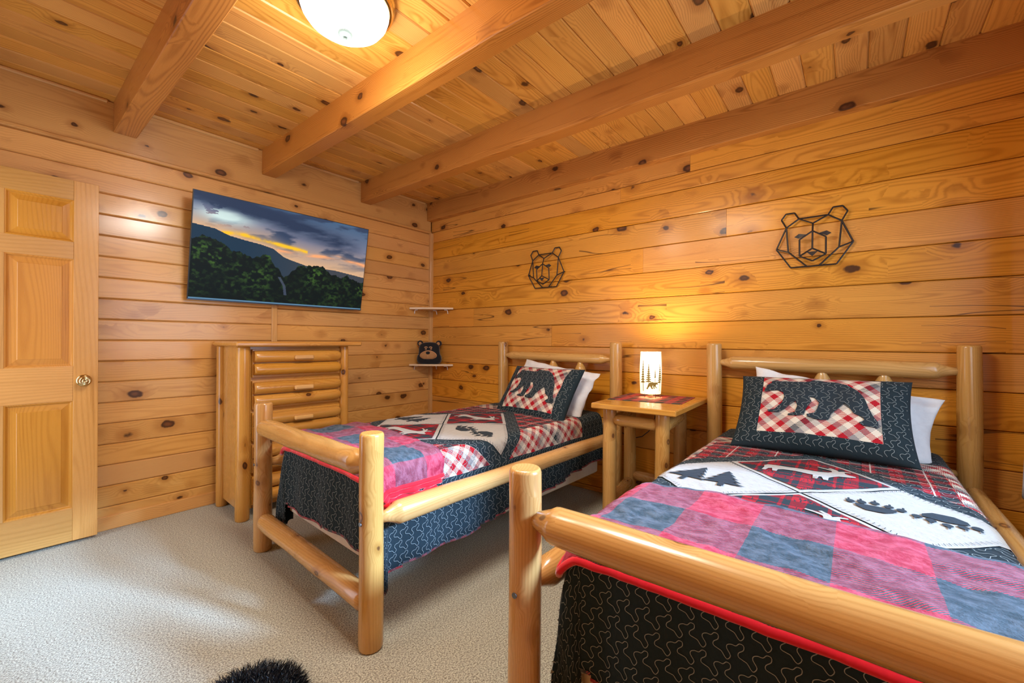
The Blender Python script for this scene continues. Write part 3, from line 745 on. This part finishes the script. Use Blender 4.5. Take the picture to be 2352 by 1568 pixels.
# ------------------------------------------------------------------ nightstand, lamp, runner
ns = empty('log_nightstand', (2.65, 1.02, 0), 'log nightstand with plank top standing between the two beds', 'nightstand')
V, F = box_vf(2.295, 2.995, .755, 1.255, .788, .82, .005); V = np.array(V); V = rotz(V, .03, (2.6, 1.0)); mk('table_top', V, F, W_DRESS, ns, gcmap(V, 'yf'))
LG = [(2.40, 1.175), (2.40, .852), (2.90, 1.262), (2.90, .912)]
for x, yy in LG: log('leg', (x, yy, 0), (x, yy, .788), .042, .040, ns, W_POLE)
log('stretcher', (2.40, 1.145, .715), (2.40, .875, .715), .034, .034, ns, W_POLE, 'round', 'round')
log('stretcher', (2.43, .86, .70), (2.87, .905, .70), .036, .036, ns, W_POLE, 'round', 'round')
log('stretcher', (2.43, 1.18, .70), (2.87, 1.255, .70), .034, .034, ns, W_POLE, 'round', 'round')
log('stretcher', (2.43, 1.18, .20), (2.87, 1.255, .20), .036, .036, ns, W_POLE, 'round', 'round')
log('stretcher', (2.43, .86, .20), (2.87, .905, .20), .036, .036, ns, W_POLE, 'round', 'round')
log('stretcher', (2.90, 1.23, .24), (2.90, .94, .24), .034, .034, ns, W_POLE, 'round', 'round')
# runner
def grid(fn, u0, u1, v0, v1, nu, nv_):
    V, G, F = [], [], []
    for j in range(nv_+1):
        for i in range(nu+1):
            a, b = u0+(u1-u0)*i/nu, v0+(v1-v0)*j/nv_; V.append(fn(a, b)); G.append((a, b, 1))
    for j in range(nv_):
        for i in range(nu): k = j*(nu+1)+i; F.append([k, k+1, k+nu+2, k+nu+1])
    return V, F, G
cA, cB, cD = np.array([2.489, 1.236]), np.array([2.90, 1.262]), np.array([2.577, .804]); cC = np.array([2.962, .835])
def runf(a, b):
    u, v = a/.41, b/.43; p = (cA*(1-u)+cB*u)*(1-v)+(cD*(1-u)+cC*u)*v
    return (p[0], p[1], .8225+.0012*noise.noise(Vector((a*20, b*20, 0))))
V, F, G = grid(runf, 0, .41, 0, .43, 20, 20)
n0 = len(V); V2 = [(x, y_, .8203) for x, y_, z in V]; F2 = [[i+n0 for i in f[::-1]] for f in F]
bd = [i for i in range(21)]+[20+21*j for j in range(1, 21)]+[20*21+i for i in range(19, -1, -1)]+[21*j for j in range(19, 0, -1)]
F3 = [[bd[i], bd[(i+1) % len(bd)], bd[(i+1) % len(bd)]+n0, bd[i]+n0] for i in range(len(bd))]
rn = mk('table_runner', V+V2, F+F2+F3, RUNNER, None, G+G, False, origin=(2.7, 1.03, .82)); tag(rn, 'red and black buffalo check cloth under the lamp on the nightstand', 'table runner')
# table lamp
LX, LY = 2.76, 1.06
tlm = empty('table_lamp', (LX, LY, .823), 'lit table lamp with cream paper shade printed with pines and a bear', 'lamp')
SHD = NT('lit_paper_shade'); gz = SHD.sep(SHD.attr('gc').outputs['Vector'])
glow = SHD.math('EXPONENT', SHD.mul(SHD.add(SHD.mul(SHD.mul(SHD.sub(gz[2], .17), SHD.sub(gz[2], .17)), 140.), SHD.mul(SHD.mul(gz[0], gz[0]), 260.)), -1.))
SHD.fin((.85, .72, .48), .8); SHD.set(SHD.b.inputs['Emission Color'], SHD.mix(glow, (1, .78, .42), (1, .88, .62)))
SHD.set(SHD.b.inputs['Emission Strength'], SHD.add(1.25, SHD.mul(glow, .9)))
_tr = SHD.n('BsdfTransparent'); _mx = SHD.n('MixShader'); _mx.inputs[0].default_value = .0
SHD.t.links.new(SHD.b.outputs[0], _mx.inputs[1]); SHD.t.links.new(_tr.outputs[0], _mx.inputs[2]); SHD.t.links.new(_mx.outputs[0], SHD.out.inputs[0])
# shade: lens-shaped section, front and back sheets meet at two side edges
ld = np.array([float(r_.x), float(r_.y), 0.]); ld /= np.linalg.norm(ld); lf = np.array([-ld[1], ld[0], 0]);
if lf[0] > 0: lf = -lf
def shade_pt(s, z, d=0):   # s in -1..1 around, front half
    wid = (.066+.005*math.sin(PI*min(max(z/.28, 0), 1)))
    dep = .052
    ang = s*PI/2
    p = np.array([LX, LY, .848+z])+ld*(wid+d)*math.sin(ang)+lf*(dep+d)*math.cos(ang)
    return p
V, F, G = [], [], []; n = 48; zz_ = np.linspace(0, .275, 16)
for z in zz_:
    for k in range(n):
        s = -2+4*k/n; p = shade_pt(s, z); V.append(p); G.append((math.sin(s*PI/2)*.07, 0, z))
for i in range(15):
    for k in range(n): F.append([i*n+k, i*n+(k+1) % n, (i+1)*n+(k+1) % n, (i+1)*n+k])
shd = mk('lamp_shade', V, F, SHD.m, tlm, G, True)
INK = plain('backlit_brown_ink', (.16, .10, .02), .9, emit=(.42, .25, .05), es=.3)  # faint emission paints in lamplight coming through the printed paper
def on_shade(u, v, off):  # u metres sideways, v height
    s = math.asin(max(-1, min(1, u/.07)))/(PI/2); return tuple(shade_pt(s, v, off))
def pine_poly(cx, z0, h, w_, trunk):
    L, R = [], []; nn = 9
    for i in range(nn):
        t = i/nn; z = z0+trunk+(h-trunk)*(1-t); ww_ = w_*(t+.10)
        L += [(cx-.0012, z-.000), (cx-ww_, z-(h-trunk)/nn*.95)]; R += [(cx+.0012, z-.000), (cx+ww_*.9, z-(h-trunk)/nn*.8)]
    pts = [(cx, z0+h)]+R+[(cx+.0015, z0+trunk*.97), (cx+.0015, z0), (cx-.0015, z0), (cx-.0015, z0+trunk*.97)]+L[::-1]
    return pts
for cx, z0, h, w_, tk in ((-.058, .02, .20, .011, .055), (-.028, .05, .148, .022, .03), (.012, .06, .11, .009, .05), (.046, .02, .178, .021, .055)):
    applique('printed_pine', pine_poly(cx, z0, h, w_, tk), .02, on_shade, INK, tlm, .0012)
BEARP = [(535,530),(555,470),(590,450),(596,428),(612,425),(640,418),(660,430),(750,430),(850,432),(905,425),(935,402),(1010,412),(1110,418),(1190,445),(1260,500),(1305,565),(1335,640),(1362,690),(1395,735),(1390,778),(1290,778),(1265,760),(1302,735),(1295,715),(1230,690),(1195,640),(1165,615),(1130,650),(1075,705),(1055,755),(985,765),(905,750),(900,735),(955,715),(975,680),(985,625),(950,585),(912,580),(930,620),(895,690),(880,740),(835,752),(755,748),(760,735),(810,720),(825,670),(810,628),(760,660),(720,695),(680,718),(590,718),(585,702),(640,695),(700,640),(715,590),(700,550),(650,528),(590,532),(550,542)]
bp = [((x-960)*-.000085, .056+(600-y_)*.000125) for x, y_ in BEARP]
applique('printed_bear', [(a-.004, b) for a, b in bp], .01, on_shade, INK, tlm, .0013)
for k, s in enumerate((-.55, .15, .6)):
    b0 = shade_pt(s, 0); tube('foot', [b0+np.array([0, 0, .004]), b0+np.array([.004, .002, -.012]), b0+np.array([0, 0, -.0215]), b0+np.array([-.006, -.003, -.012])], .0015, IRON, tlm, 6)
BULB = plain('lit_bulb_glass', (.9, .8, .6), .3, emit=(1, .8, .5), es=3)
lathe('bulb', [(.008, .02), (.012, .04), (.028, .07), (.03, .09), (.022, .11), (.004, .12)], (LX, LY, .86), BULB, tlm, 16).visible_shadow = True
lathe('socket', [(.02, 0), (.02, .003), (.012, .01), (.012, .05)], (LX, LY, .832), IRON, tlm, 16)
tag(tube('power_cord', [(3.01, 1.10, .81), (3.0, 1.112, .70), (2.975, 1.118, .605), (2.972, 1.152, .551), (2.970, 1.20, .507), (2.970, 1.249, .49), (3.0, 1.316, .486), (3.012, 1.38, .505), (3.018, 1.43, .54), (3.02, 1.47, .57)], .003, PLAST, None, 8), 'thin black lamp cord looping under the nightstand', 'cord')

# ------------------------------------------------------------------ beds
X0 = .08; HW = .485; RC = .05; TOP = .655
class Bed:
    def __init__(s, cx, cy, rot): s.cx, s.cy, s.rot = cx, cy, rot; s.c, s.s = math.cos(rot), math.sin(rot)
    def W(s, x, y, z): return (s.cx+x*s.c-y*s.s, s.cy+x*s.s+y*s.c, z)
def edge(r, R=RC):
    if r < R*PI/2: return R*math.sin(r/R), R*(1-math.cos(r/R)), r/R
    return R, R+r-R*PI/2, PI/2
def make_surf(bed, seed, wrk=1.0):
    def S(a, b, off=0.):
        sg = 1 if b >= 0 else -1; p = max(abs(b)-(HW-RC), 0); q = max(RC-a, 0); r = math.hypot(p, q)
        x, y, z = X0+max(a, RC), sg*min(abs(b), HW-RC), TOP
        nz = noise.noise(Vector((a*4+seed, b*4, seed)))*.006*wrk+noise.noise(Vector((a*13+seed, b*13, 3)))*.003*wrk
        # mattress crown
        z += .010*(1-(b/HW)**2 if abs(b) < HW else 0)
        if r > 1e-6:
            h, v, ph = edge(r); dx, dy = -q/r, sg*p/r
            hang = min(1, max(0, v-.03)/.25)
            wav = .010*(1+math.sin((a if q < p else b)*23+seed))*hang*wrk
            flare = .0
            if p > .01 and q > .01: flare = .045*math.sin(2*math.atan2(q, p))**2*hang
            hh = h+off*math.sin(ph)+wav*math.sin(ph)+flare
            z += -v+off*math.cos(ph)+nz*math.cos(ph)
            if p <= 0 or q <= 0: z += 0
            x += dx*hh; y += dy*hh
        else: z += off+nz
        return bed.W(x, y, max(z, .012))
    return S
def surf_grid(S, a0, a1, b0, b1, step, clip=None, off=0.):
    na, nb = int((a1-a0)/step), int((b1-b0)/step)
    V, F, G = grid(lambda a, b: S(a, b, off), a0, a1, b0, b1, na, nb)
    if clip:
        keep = [clip(g[0], g[1]) for g in G]; F = [f for f in F if all(keep[i] for i in f)]
        used = sorted({i for f in F for i in f}); mp = {o: i for i, o in enumerate(used)}
        V = [V[i] for i in used]; G = [G[i] for i in used]; F = [[mp[i] for i in f] for f in F]
    return V, F, G
def diamond(cx, cy, r, wob=.0, n=10, seed=0):
    P = []; c = [(cx+r, cy), (cx, cy+r), (cx-r, cy), (cx, cy-r)]
    for i in range(4):
        a, b = c[i], c[(i+1) % 4]
        for k in range(n):
            t = k/n; w_ = wob*noise.noise(Vector((seed+i, t*3, 0)))*math.sin(PI*t)
            P.append((a[0]*(1-t)+b[0]*t+w_, a[1]*(1-t)+b[1]*t+w_))
    return P
def ell(cx, cy, rx, ry, ang=0, n=14):
    return [(cx+rx*math.cos(t)*math.cos(ang)-ry*math.sin(t)*math.sin(ang), cy+rx*math.cos(t)*math.sin(ang)+ry*math.sin(t)*math.cos(ang)) for t in [2*PI*k/n for k in range(n)]]
# elk: p = toward -b (image right), q = toward the headboard
ELK = [(-.150,.012),(-.146,-.010),(-.150,-.052),(-.136,-.052),(-.130,-.022),(-.118,-.012),(-.112,-.052),(-.098,-.052),(-.096,-.018),(-.080,-.008),(-.02,-.010),(.020,-.014),(.022,-.062),(.036,-.062),(.040,-.026),(.048,-.024),(.056,-.062),(.070,-.062),(.070,-.020),(.084,.004),(.100,.018),(.128,.022),(.152,.034),(.150,.046),(.128,.052),(.118,.064),(.116,.082),(.136,.092),(.134,.100),(.112,.096),(.098,.084),(.092,.100),(.070,.122),(.062,.116),(.078,.098),(.050,.110),(.030,.118),(.026,.110),(.050,.100),(.074,.084),(.078,.066),(.066,.052),(.040,.046),(0,.040),(-.06,.038),(-.115,.042),(-.140,.036)]
def tree_poly(x, y, s, lean=0):
    P = [(0, .0)]; L, R = [], []
    for i in range(5):
        t = (i+1)/5; q = -.13*t; L.append((-.055*t-.004, q)); L.append((-.028*t, q+.004)); R.append((.055*t+.004, q)); R.append((.028*t, q+.004))
    R[-1] = (.008, R[-1][1]); L[-1] = (-.008, L[-1][1])
    pts = [(0, .0)]+R+[(.008, -.155), (-.008, -.155)]+L[::-1]
    c, s_ = math.cos(lean), math.sin(lean)
    return [(x+s*(p*c-q*s_), y+s*(p*s_+q*c)) for p, q in pts]
def make_bed(cx, cy, rot, lab, glab, seed, big_post=False):
    B = Bed(cx, cy, rot); root = empty('log_bed', B.W(1.0, 0, 0), lab, 'bed', 'log twin beds'); HL = .575; LH = 1.995
    rs = random.Random(seed)
    def L(name, p, q, r0, r1, c0='flat', c1='flat', **k): return log(name, B.W(*p), B.W(*q), r0, r1, root, W_POLE, c0, c1, seed=rs.random()*40, **k)
    for s in (1, -1):
        L('foot_post', (0, s*HL, 0), (0, s*HL, .832), .047, .046)
        rr = .044
        L('head_post', (LH, s*HL*.985, 0), (LH, s*HL*.985, 1.183), rr*1.04, rr, bend=.006)
        L('side_rail', (.035, s*HL, .49), (LH-.03, s*HL*.99, .49), .046, .043, 'taper', 'taper', wob=.04)
    L('foot_rail', (-.002, HL-.02, .695), (-.002, -HL+.02, .70), .050, .050, 'taper' if big_post else 'round', 'taper', wob=.045)
    L('foot_rail', (0, HL-.02, .170), (0, -HL+.02, .168), .047, .044, 'round', 'round', wob=.06)
    L('head_rail', (LH, HL-.035, 1.062), (LH, -HL+.04, 1.056), .036 if not big_post else .040, .036 if not big_post else .042, 'taper', 'taper', wob=.04)
    L('head_rail', (LH, HL-.035, .56), (LH, -HL+.04, .56), .038, .038, 'taper', 'taper')
    for yv in (.262, .0, -.262):
        p = [(0, .044), (.30, .047), (.37, .046), (.395, .043), (.412, .036), (.43, .026), (.445, .021), (.47, .018)]
        V, F, G = log_vf(B.W(LH, yv, .58), B.W(LH, yv, 1.05), p, 16, .03, rs.random()*30); sharp_ends(mk('spindle', V, F, W_POLE, root, G, True))
    STEEL = bpy.data.materials.get('bolt_steel') or plain('bolt_steel', (.25, .26, .28), .35, 1)
    for s in (1, -1):
        for zb_ in (.49,): 
            c = B.W(-.049, s*HL, zb_); V, F, G = tube_vf([c, (c[0]+.006, c[1], c[2])], .008, 12); mk('bolt_head', V, F, STEEL, root, G)
    ms = empty('mattress', B.W(1.0, 0, .2), 'mattress and cream box spring under the quilt of the '+glab, 'mattress')
    V, F = box_vf(.098, 1.93, -.462, .462, .215, .43, .012); V = [B.W(*v) for v in V]; mk('box_spring', V, F, BOXSP, ms)
    V, F = box_vf(.10, 1.93, -.462, .462, .432, .630, .035); V = [B.W(*v) for v in V]; mk('mattress_pad', V, F, WHITEC, ms)
    # quilt
    S = make_surf(B, seed)
    qo = B.W(.9, 0, .66)
    q = empty('quilt', qo, 'black patchwork quilt with elk, pine and paw patches on the '+glab, 'quilt', 'patchwork quilts on the beds')
    def hem(a): return .50-.07*a
    def clip(a, b):
        p = max(abs(b)-(HW-RC), 0); qq = max(RC-a, 0)
        if p > 0 and qq > 0: return math.hypot(p, qq) < .56+.0*a
        return p <= hem(a)+.012*math.sin(a*9+seed) and qq <= .425+.01*math.sin(b*8)
    V, F, G = surf_grid(S, -.46, 1.86, -.96, .96, .0145, clip)
    ob = mk('quilt_top', V, F, Q_MAT, q, G, True)
    # hem binding: ribbon of the boundary edges
    from collections import Counter
    ec = Counter()
    for f in F:
        for i in range(len(f)): ec[tuple(sorted((f[i], f[(i+1) % len(f)])))] += 1
    be = [e for e, c_ in ec.items() if c_ == 1]
    VB, FB, GB = [], [], []
    for i, j in be:
        (a1, b1, _), (a2, b2, _) = G[i], G[j]
        if a1 > 1.85 and a2 > 1.85: continue
        def inn(a, b):
            d = math.hypot(max(RC-a, 0), max(abs(b)-.4, 0)) or 1; k = .010/d; return (a+max(RC-a, 0)*k, b-math.copysign(max(abs(b)-.4, 0), b)*k)
        i1, i2 = inn(a1, b1), inn(a2, b2); o = len(VB)
        VB += [S(a1, b1, .0035), S(a2, b2, .0035), S(*i2, .0035), S(*i1, .0035)]; GB += [(a1, b1, 0), (a2, b2, 0), (*i2, 0), (*i1, 0)]; FB.append([o, o+1, o+2, o+3])
    mk('binding', VB, FB, BINDING, q, GB)
    # patches
    h = .03
    for (da, db) in ((0, .28), (0, -.28)): applique('cream_patch', diamond(AC+da, db, .272, .012, 10, seed+db), h, S, CREAM, q, .0035)
    for da in (.28, -.28):
        e = applique('patch_frame', diamond(AC+da, 0, .277, .008, 10, seed), h, S, CREAM, q, .0030)
        applique('elk_patch', diamond(AC+da, 0, .250, .004, 10, seed), h, S, ELK_BG, q, .0055)
        pol = [(AC+da+qq_-.01, -p_) for p_, qq_ in ELK]; applique('elk_applique', pol, .02, S, CREAM, q, .008)
    for dx, ln in ((.050, .22), (-.035, -.05)):
        pol = [(AC+y_*1.0+.10, .28+x_) for x_, y_ in tree_poly(dx, .0, 1.32, ln)]; applique('pine_applique', pol, .03, S, BLACKC, q, .0065)
    pk = 1.08
    for (pb, sgn) in ((-.200, 1), (-.358, -1)):
        base = AC+sgn*.012
        applique('paw_pad', [(base+sgn*x_*pk, pb+y_*pk) for x_, y_ in [(-.058, -.022), (-.058, .022), (-.035, .045), (-.012, .048), (-.004, .02), (0, 0), (-.004, -.02), (-.012, -.048), (-.035, -.045)]], .02, S, BLACKC, q, .0065)
        for ti, tb in enumerate((-.058, -.031, 0, .031, .058)):
            ta = .028-abs(tb)*.45; applique('paw_toe', ell(base+sgn*(ta*pk-.002), pb+tb*pk, .0165, .0125), .02, S, BLACKC, q, .0065)
            applique('paw_claw', ell(base+sgn*(ta*pk+.021), pb+tb*pk*1.08, .010, .0035), .02, S, BLACKC, q, .0065)
    # whip stitches on patch borders
    VT, FT = [], []
    for (da, db, rr) in ((0, .28, .258), (0, -.28, .258)):
        c = [(AC+da+rr, db), (AC+da, db+rr), (AC+da-rr, db), (AC+da, db-rr)]
        for i in range(4):
            a, b = c[i], c[(i+1) % 4]; nn = 22
            for k in range(nn):
                t = (k+.5)/nn; m_ = (a[0]*(1-t)+b[0]*t, a[1]*(1-t)+b[1]*t); nx, ny = (m_[0]-AC-da), (m_[1]-db); l_ = math.hypot(nx, ny); nx, ny = nx/l_*.007, ny/l_*.007; o = len(VT)
                VT += [S(m_[0]-nx-ny*.13, m_[1]-ny+nx*.13, .006), S(m_[0]+nx-ny*.13, m_[1]+ny+nx*.13, .006), S(m_[0]+nx+ny*.13, m_[1]+ny-nx*.13, .006), S(m_[0]-nx+ny*.13, m_[1]-ny-nx*.13, .006)]; FT.append([o, o+1, o+2, o+3])
    mk('whip_stitches', VT, FT, BLACKC, q)['kind'] = 'stuff'
    okc = lambda a, b: clip(a-.01 if a < 0 else a, b+math.copysign(.008, b)) and not (abs(a-AC)+abs(b) < .56)
    # sides run along the bed, foot drop runs across it
    stitches('quilting', S, -.02, 1.84, -.95, .95, lambda a, b: a >= .02 and b < 0 and okc(a, b), q)
    stitches('quilting', S, -.02, 1.84, -.95, .95, lambda a, b: a >= .02 and b >= 0 and okc(a, b), q, fy=1)
    stitches('quilting', S, -.95, .95, -.47, .02, lambda a, b: a < .02 and okc(a, b), q, swap=True, fx=-1)
    return B, S, q
def blanket(B, S, aedge, b0, b1, lab, fold, near_skew=0., lift=.016):
    o = B.W(.3, 0, .67)
    root = empty('plush_blanket', o, lab, 'blanket', 'buffalo check blankets at the foot')
    def fn(a, b, off=0.):
        fac = (a+.05)/(aedge+.05); k = aedge+near_skew*max(0, -b)/.55+.012*math.sin(b*5)
        aa = -.05+(k+.05)*fac
        return S(aa, b, lift+off+.008*noise.noise(Vector((a*9, b*9, 5)))+.005*noise.noise(Vector((a*25, b*25, 1))))
    na, nb = 44, 84
    V, F, G = grid(fn, -.05, aedge, b0, b1, na, nb)
    m = mk('blanket_top', V, F, BLANKET, root, G, True)
    md = m.modifiers.new('thick', 'SOLIDIFY'); md.thickness = .009; md.offset = -1
    per = [(a, b1) for a in np.linspace(aedge, -.05, 30)]+[(-.05, b) for b in np.linspace(b1, b0, 60)[1:-1]]+[(a, b0) for a in np.linspace(-.05, aedge, 30)]
    V, F, G = tube_vf([fn(a, b, -.002) for a, b in per], .0115, 8, False); mk('edge_trim', V, F, TRIM_R, root, G, True)
    if fold:
        def f2(a, b): return fn(a, b, -.004)
        # under layer of the folded blanket peeking out below the upper hem on the room side
        for k, (da, dz) in enumerate(((.03, .022),)):
            P = [fn(a, b0-.022, -.006+.004*math.sin(a*40)) for a in np.linspace(-.02, aedge-.02, 30)]
            V, F, G = tube_vf(P, [.013+.003*math.sin(i*.9) for i in range(30)], 10); mk('folded_edge', V, F, TRIM_R, root, G, True)
            P2 = [fn(a, b0-.045, -.004+.004*math.sin(a*30+1)) for a in np.linspace(-.02, aedge-.05, 30)]
            V, F, G = tube_vf(P2, [.012+.003*math.sin(i*1.1) for i in range(30)], 10); mk('folded_edge', V, F, TRIM_R, root, G, True)
    return root
B1 = make_bed(.954, 2.030, -.0375, 'far log twin bed beside the dresser, with rounded foot rail', 'far bed', 3)
B2 = make_bed(.958, .152, 0.0, 'near log twin bed on the right, foot rail tapered into the post', 'near bed', 8, True)
blanket(B1[0], B1[1], .405, -.565, .53, 'folded red and black buffalo check plush blanket on the far bed', True, -.06)
blanket(B2[0], B2[1], .50, -.56, .56, 'red and black buffalo check plush blanket across the foot of the near bed', False)

# ------------------------------------------------------------------ pillows
def pillow(name, cen, wdir, udir, W_, H_, T_, mat, lab, seed, pinch=.06, rag=0., grp=None):
    c = np.array(cen, float); wd = np.array(wdir, float); wd /= np.linalg.norm(wd); ud = np.array(udir, float); ud -= wd*np.dot(ud, wd); ud /= np.linalg.norm(ud); nd = np.cross(wd, ud)
    if nd[0] > 0: nd = -nd
    def Pf(s, t, off=0., side=1):     # s,t metres
        u, v = s/W_*2, t/H_*2; u = max(-1, min(1, u)); v = max(-1, min(1, v))
        f = max(0, (1-abs(u)**3.0)*(1-abs(v)**3.0))**.55
        x = W_/2*u*(1-pinch*(1-v*v)*abs(u)); y = H_/2*v*(1-pinch*1.2*(1-u*u)*abs(v))
        z = T_/2*f+f*.012*noise.noise(Vector((u*3+seed, v*3, side)))+rag*noise.noise(Vector((u*2.4+seed, v*2.4, side*2)))*.03
        fl = rag*.03*noise.noise(Vector((u*4+seed, v*4, 9)))
        p = c+wd*x+ud*(y-.018*(1-v)*(1-abs(u))*0)+nd*(side*(z+.002+off)+fl)
        return tuple(p)
    root = empty(name, tuple(c), lab, 'pillow', grp)
    n1, n2 = 40, 28; V, F, G = [], [], []
    for side in (1, -1):
        o = len(V)
        for j in range(n2+1):
            for i in range(n1+1):
                # denser near edges
                u = math.sin(PI/2*(-1+2*i/n1)); v = math.sin(PI/2*(-1+2*j/n2)); s, t = u*W_/2, v*H_/2
                V.append(Pf(s, t, 0, side)); G.append((s, t, 1 if side > 0 else 0))
        for j in range(n2):
            for i in range(n1): k = o+j*(n1+1)+i; f = [k, k+1, k+n1+2, k+n1+1]; F.append(f if side > 0 else f[::-1])
    N = (n1+1)*(n2+1); bd = [i for i in range(n1+1)]+[n1+(n1+1)*j for j in range(1, n2+1)]+[n2*(n1+1)+i for i in range(n1-1, -1, -1)]+[(n1+1)*j for j in range(n2-1, 0, -1)]
    F += [[bd[i], bd[i]+N, bd[(i+1) % len(bd)]+N, bd[(i+1) % len(bd)]] for i in range(len(bd))]
    mk('pillowcase' if mat is WHITEC else 'sham_cover', V, F, mat, root, G, True)
    return root, Pf
def sham(cen, wd, ud, lab, seed, W_=.70, H_=.45):
    root, Pf = pillow('pillow_sham', cen, wd, ud, W_, H_, .15, SHAM_MAT, lab, seed, .05, grp='pillow shams with bears')
    pol = [((x-967)*.00054, .200-(y_-372)*.00073) for x, y_ in BEARP]
    applique('bear_applique', pol, .025, lambda a, b, o: Pf(a, b, o), BLACKC, root, .005)
    ins = lambda a, b: inside((a, b), pol)
    ok = lambda a, b: (abs(a) < W_/2-.012 and abs(b) < H_/2-.012) and (not (abs(a) < .245 and abs(b-.022) < .192) or ins(a, b))
    stitches('quilting', lambda a, b, o: Pf(a, b, o), -W_/2, W_/2, -H_/2, H_/2, ok, root, su=.050, sv=.050, off=.0068, w=.0007)
    # loop over with no applied stitch on the plaid
    return root
# widthwise direction runs to -y (image right)
sham((2.565, .150, .835), (0.0, -1, .015), (.30, 0, .30), 'bear sham with red plaid panel lying against the near headboard pillow', 21, .71, .47)
sham((2.57, 1.845, .800), (-.08, -1, -.0), (.24, 0, .33), 'bear sham with red plaid panel on the far bed', 27, .66, .46)
pillow('bed_pillow', (2.735, 1.84, .825), (-.03, -1, -.12), (.22, .0, .33), .70, .41, .15, WHITEC, 'white pillow propped behind the sham on the far bed', 5, .07, .6)
pillow('bed_pillow', (2.75, .095, .812), (0, -1, -.15), (.22, .0, .33), .80, .41, .15, WHITEC, 'white pillow propped behind the sham on the near bed', 15, .09, .8)

# ------------------------------------------------------------------ fur rug in the foreground
FURM = NT('black_faux_fur'); FURM = FURM.fin((.003, .005, .008), .35, spec=.4)
rg = empty('fur_rug', (.5, 1.45, 0), 'black shaggy fur rug with a rounded end on the carpet in the foreground', 'rug')
C1, C2, RR_ = np.array([.530, 1.525]), np.array([.42, 1.20]), .166
V, F = [], []; n = 40
def rugout(th, r):
    d = np.array([math.cos(th), math.sin(th)]); ax = (C1-C2)/np.linalg.norm(C1-C2); c = C1 if np.dot(d, ax) > 0 else C2; return c+d*r
for r, z in ((RR_, .002), (RR_, .008), (RR_*.93, .014), (RR_*.6, .020), (.002, .022)):
    for k in range(n): p = rugout(2*PI*k/n, r); V.append((p[0], p[1], z))
for i in range(4):
    for k in range(n): F.append([i*n+k, i*n+(k+1) % n, (i+1)*n+(k+1) % n, (i+1)*n+k])
mk('rug_backing', V, F, FURM, rg)
V, F = [], []
for i in range(26000):
    t = rng.random(); c = C1*(1-t*t)+C2*t*t; a = rng.random()*2*PI; r = RR_*math.sqrt(rng.random())*1.0
    p = np.array([c[0]+r*math.cos(a), c[1]+r*math.sin(a), .013]); ln = rng.uniform(.018, .030); out = np.array([math.cos(a), math.sin(a)])*(r/RR_)**3*.8+rng.normal(0, .35, 2)
    d = np.array([out[0], out[1], .75]); d /= np.linalg.norm(d); sd = np.cross(d, rng.normal(0, 1, 3)); sd /= np.linalg.norm(sd); wd = .0013
    m_ = p+d*ln*.55; e = p+d*ln+np.array([out[0], out[1], -.3])*ln*.25; o = len(V)
    V += [p-sd*wd, p+sd*wd, m_+sd*wd*.8, m_-sd*wd*.8, e]; F += [[o, o+1, o+2, o+3], [o+3, o+2, o+4]]
mk('fur', V, F, FURM, rg)['kind'] = 'stuff'

# ------------------------------------------------------------------ curtain by the window
CUR = plain('lilac_grey_linen', (.60, .60, .68), .9, sheen=.2, bump=200)
ct = empty('curtain', (2.8, -.6, .5), 'pale grey curtain hanging at the right edge of the view', 'curtain')
V, F = [], []; nx_, nz_ = 60, 24
for j in range(nz_+1):
    z = .50+1.62*j/nz_
    for i in range(nx_+1):
        t = i/nx_; fl_ = max(0, 1-(z-.5)/.35); x = 2.50+(.30+.095*fl_**.6)*t; yy = -.592+.024*math.sin(t*PI*9)-.004*math.sin(z*3)
        zz2 = z+(.03*(t-.85)**2/.0225 if (t > .85 and j == 0) else 0)
        V.append((x+.012*math.sin(z*2.0), yy, zz2))
for j in range(nz_):
    for i in range(nx_): k = j*(nx_+1)+i; F.append([k, k+1, k+nx_+2, k+nx_+1])
mk('curtain_panel', V, F, CUR, ct, None, True).modifiers.new('t', 'SOLIDIFY').thickness = .003
for o in bpy.data.objects:
    if '_o' in o: del o['_o']
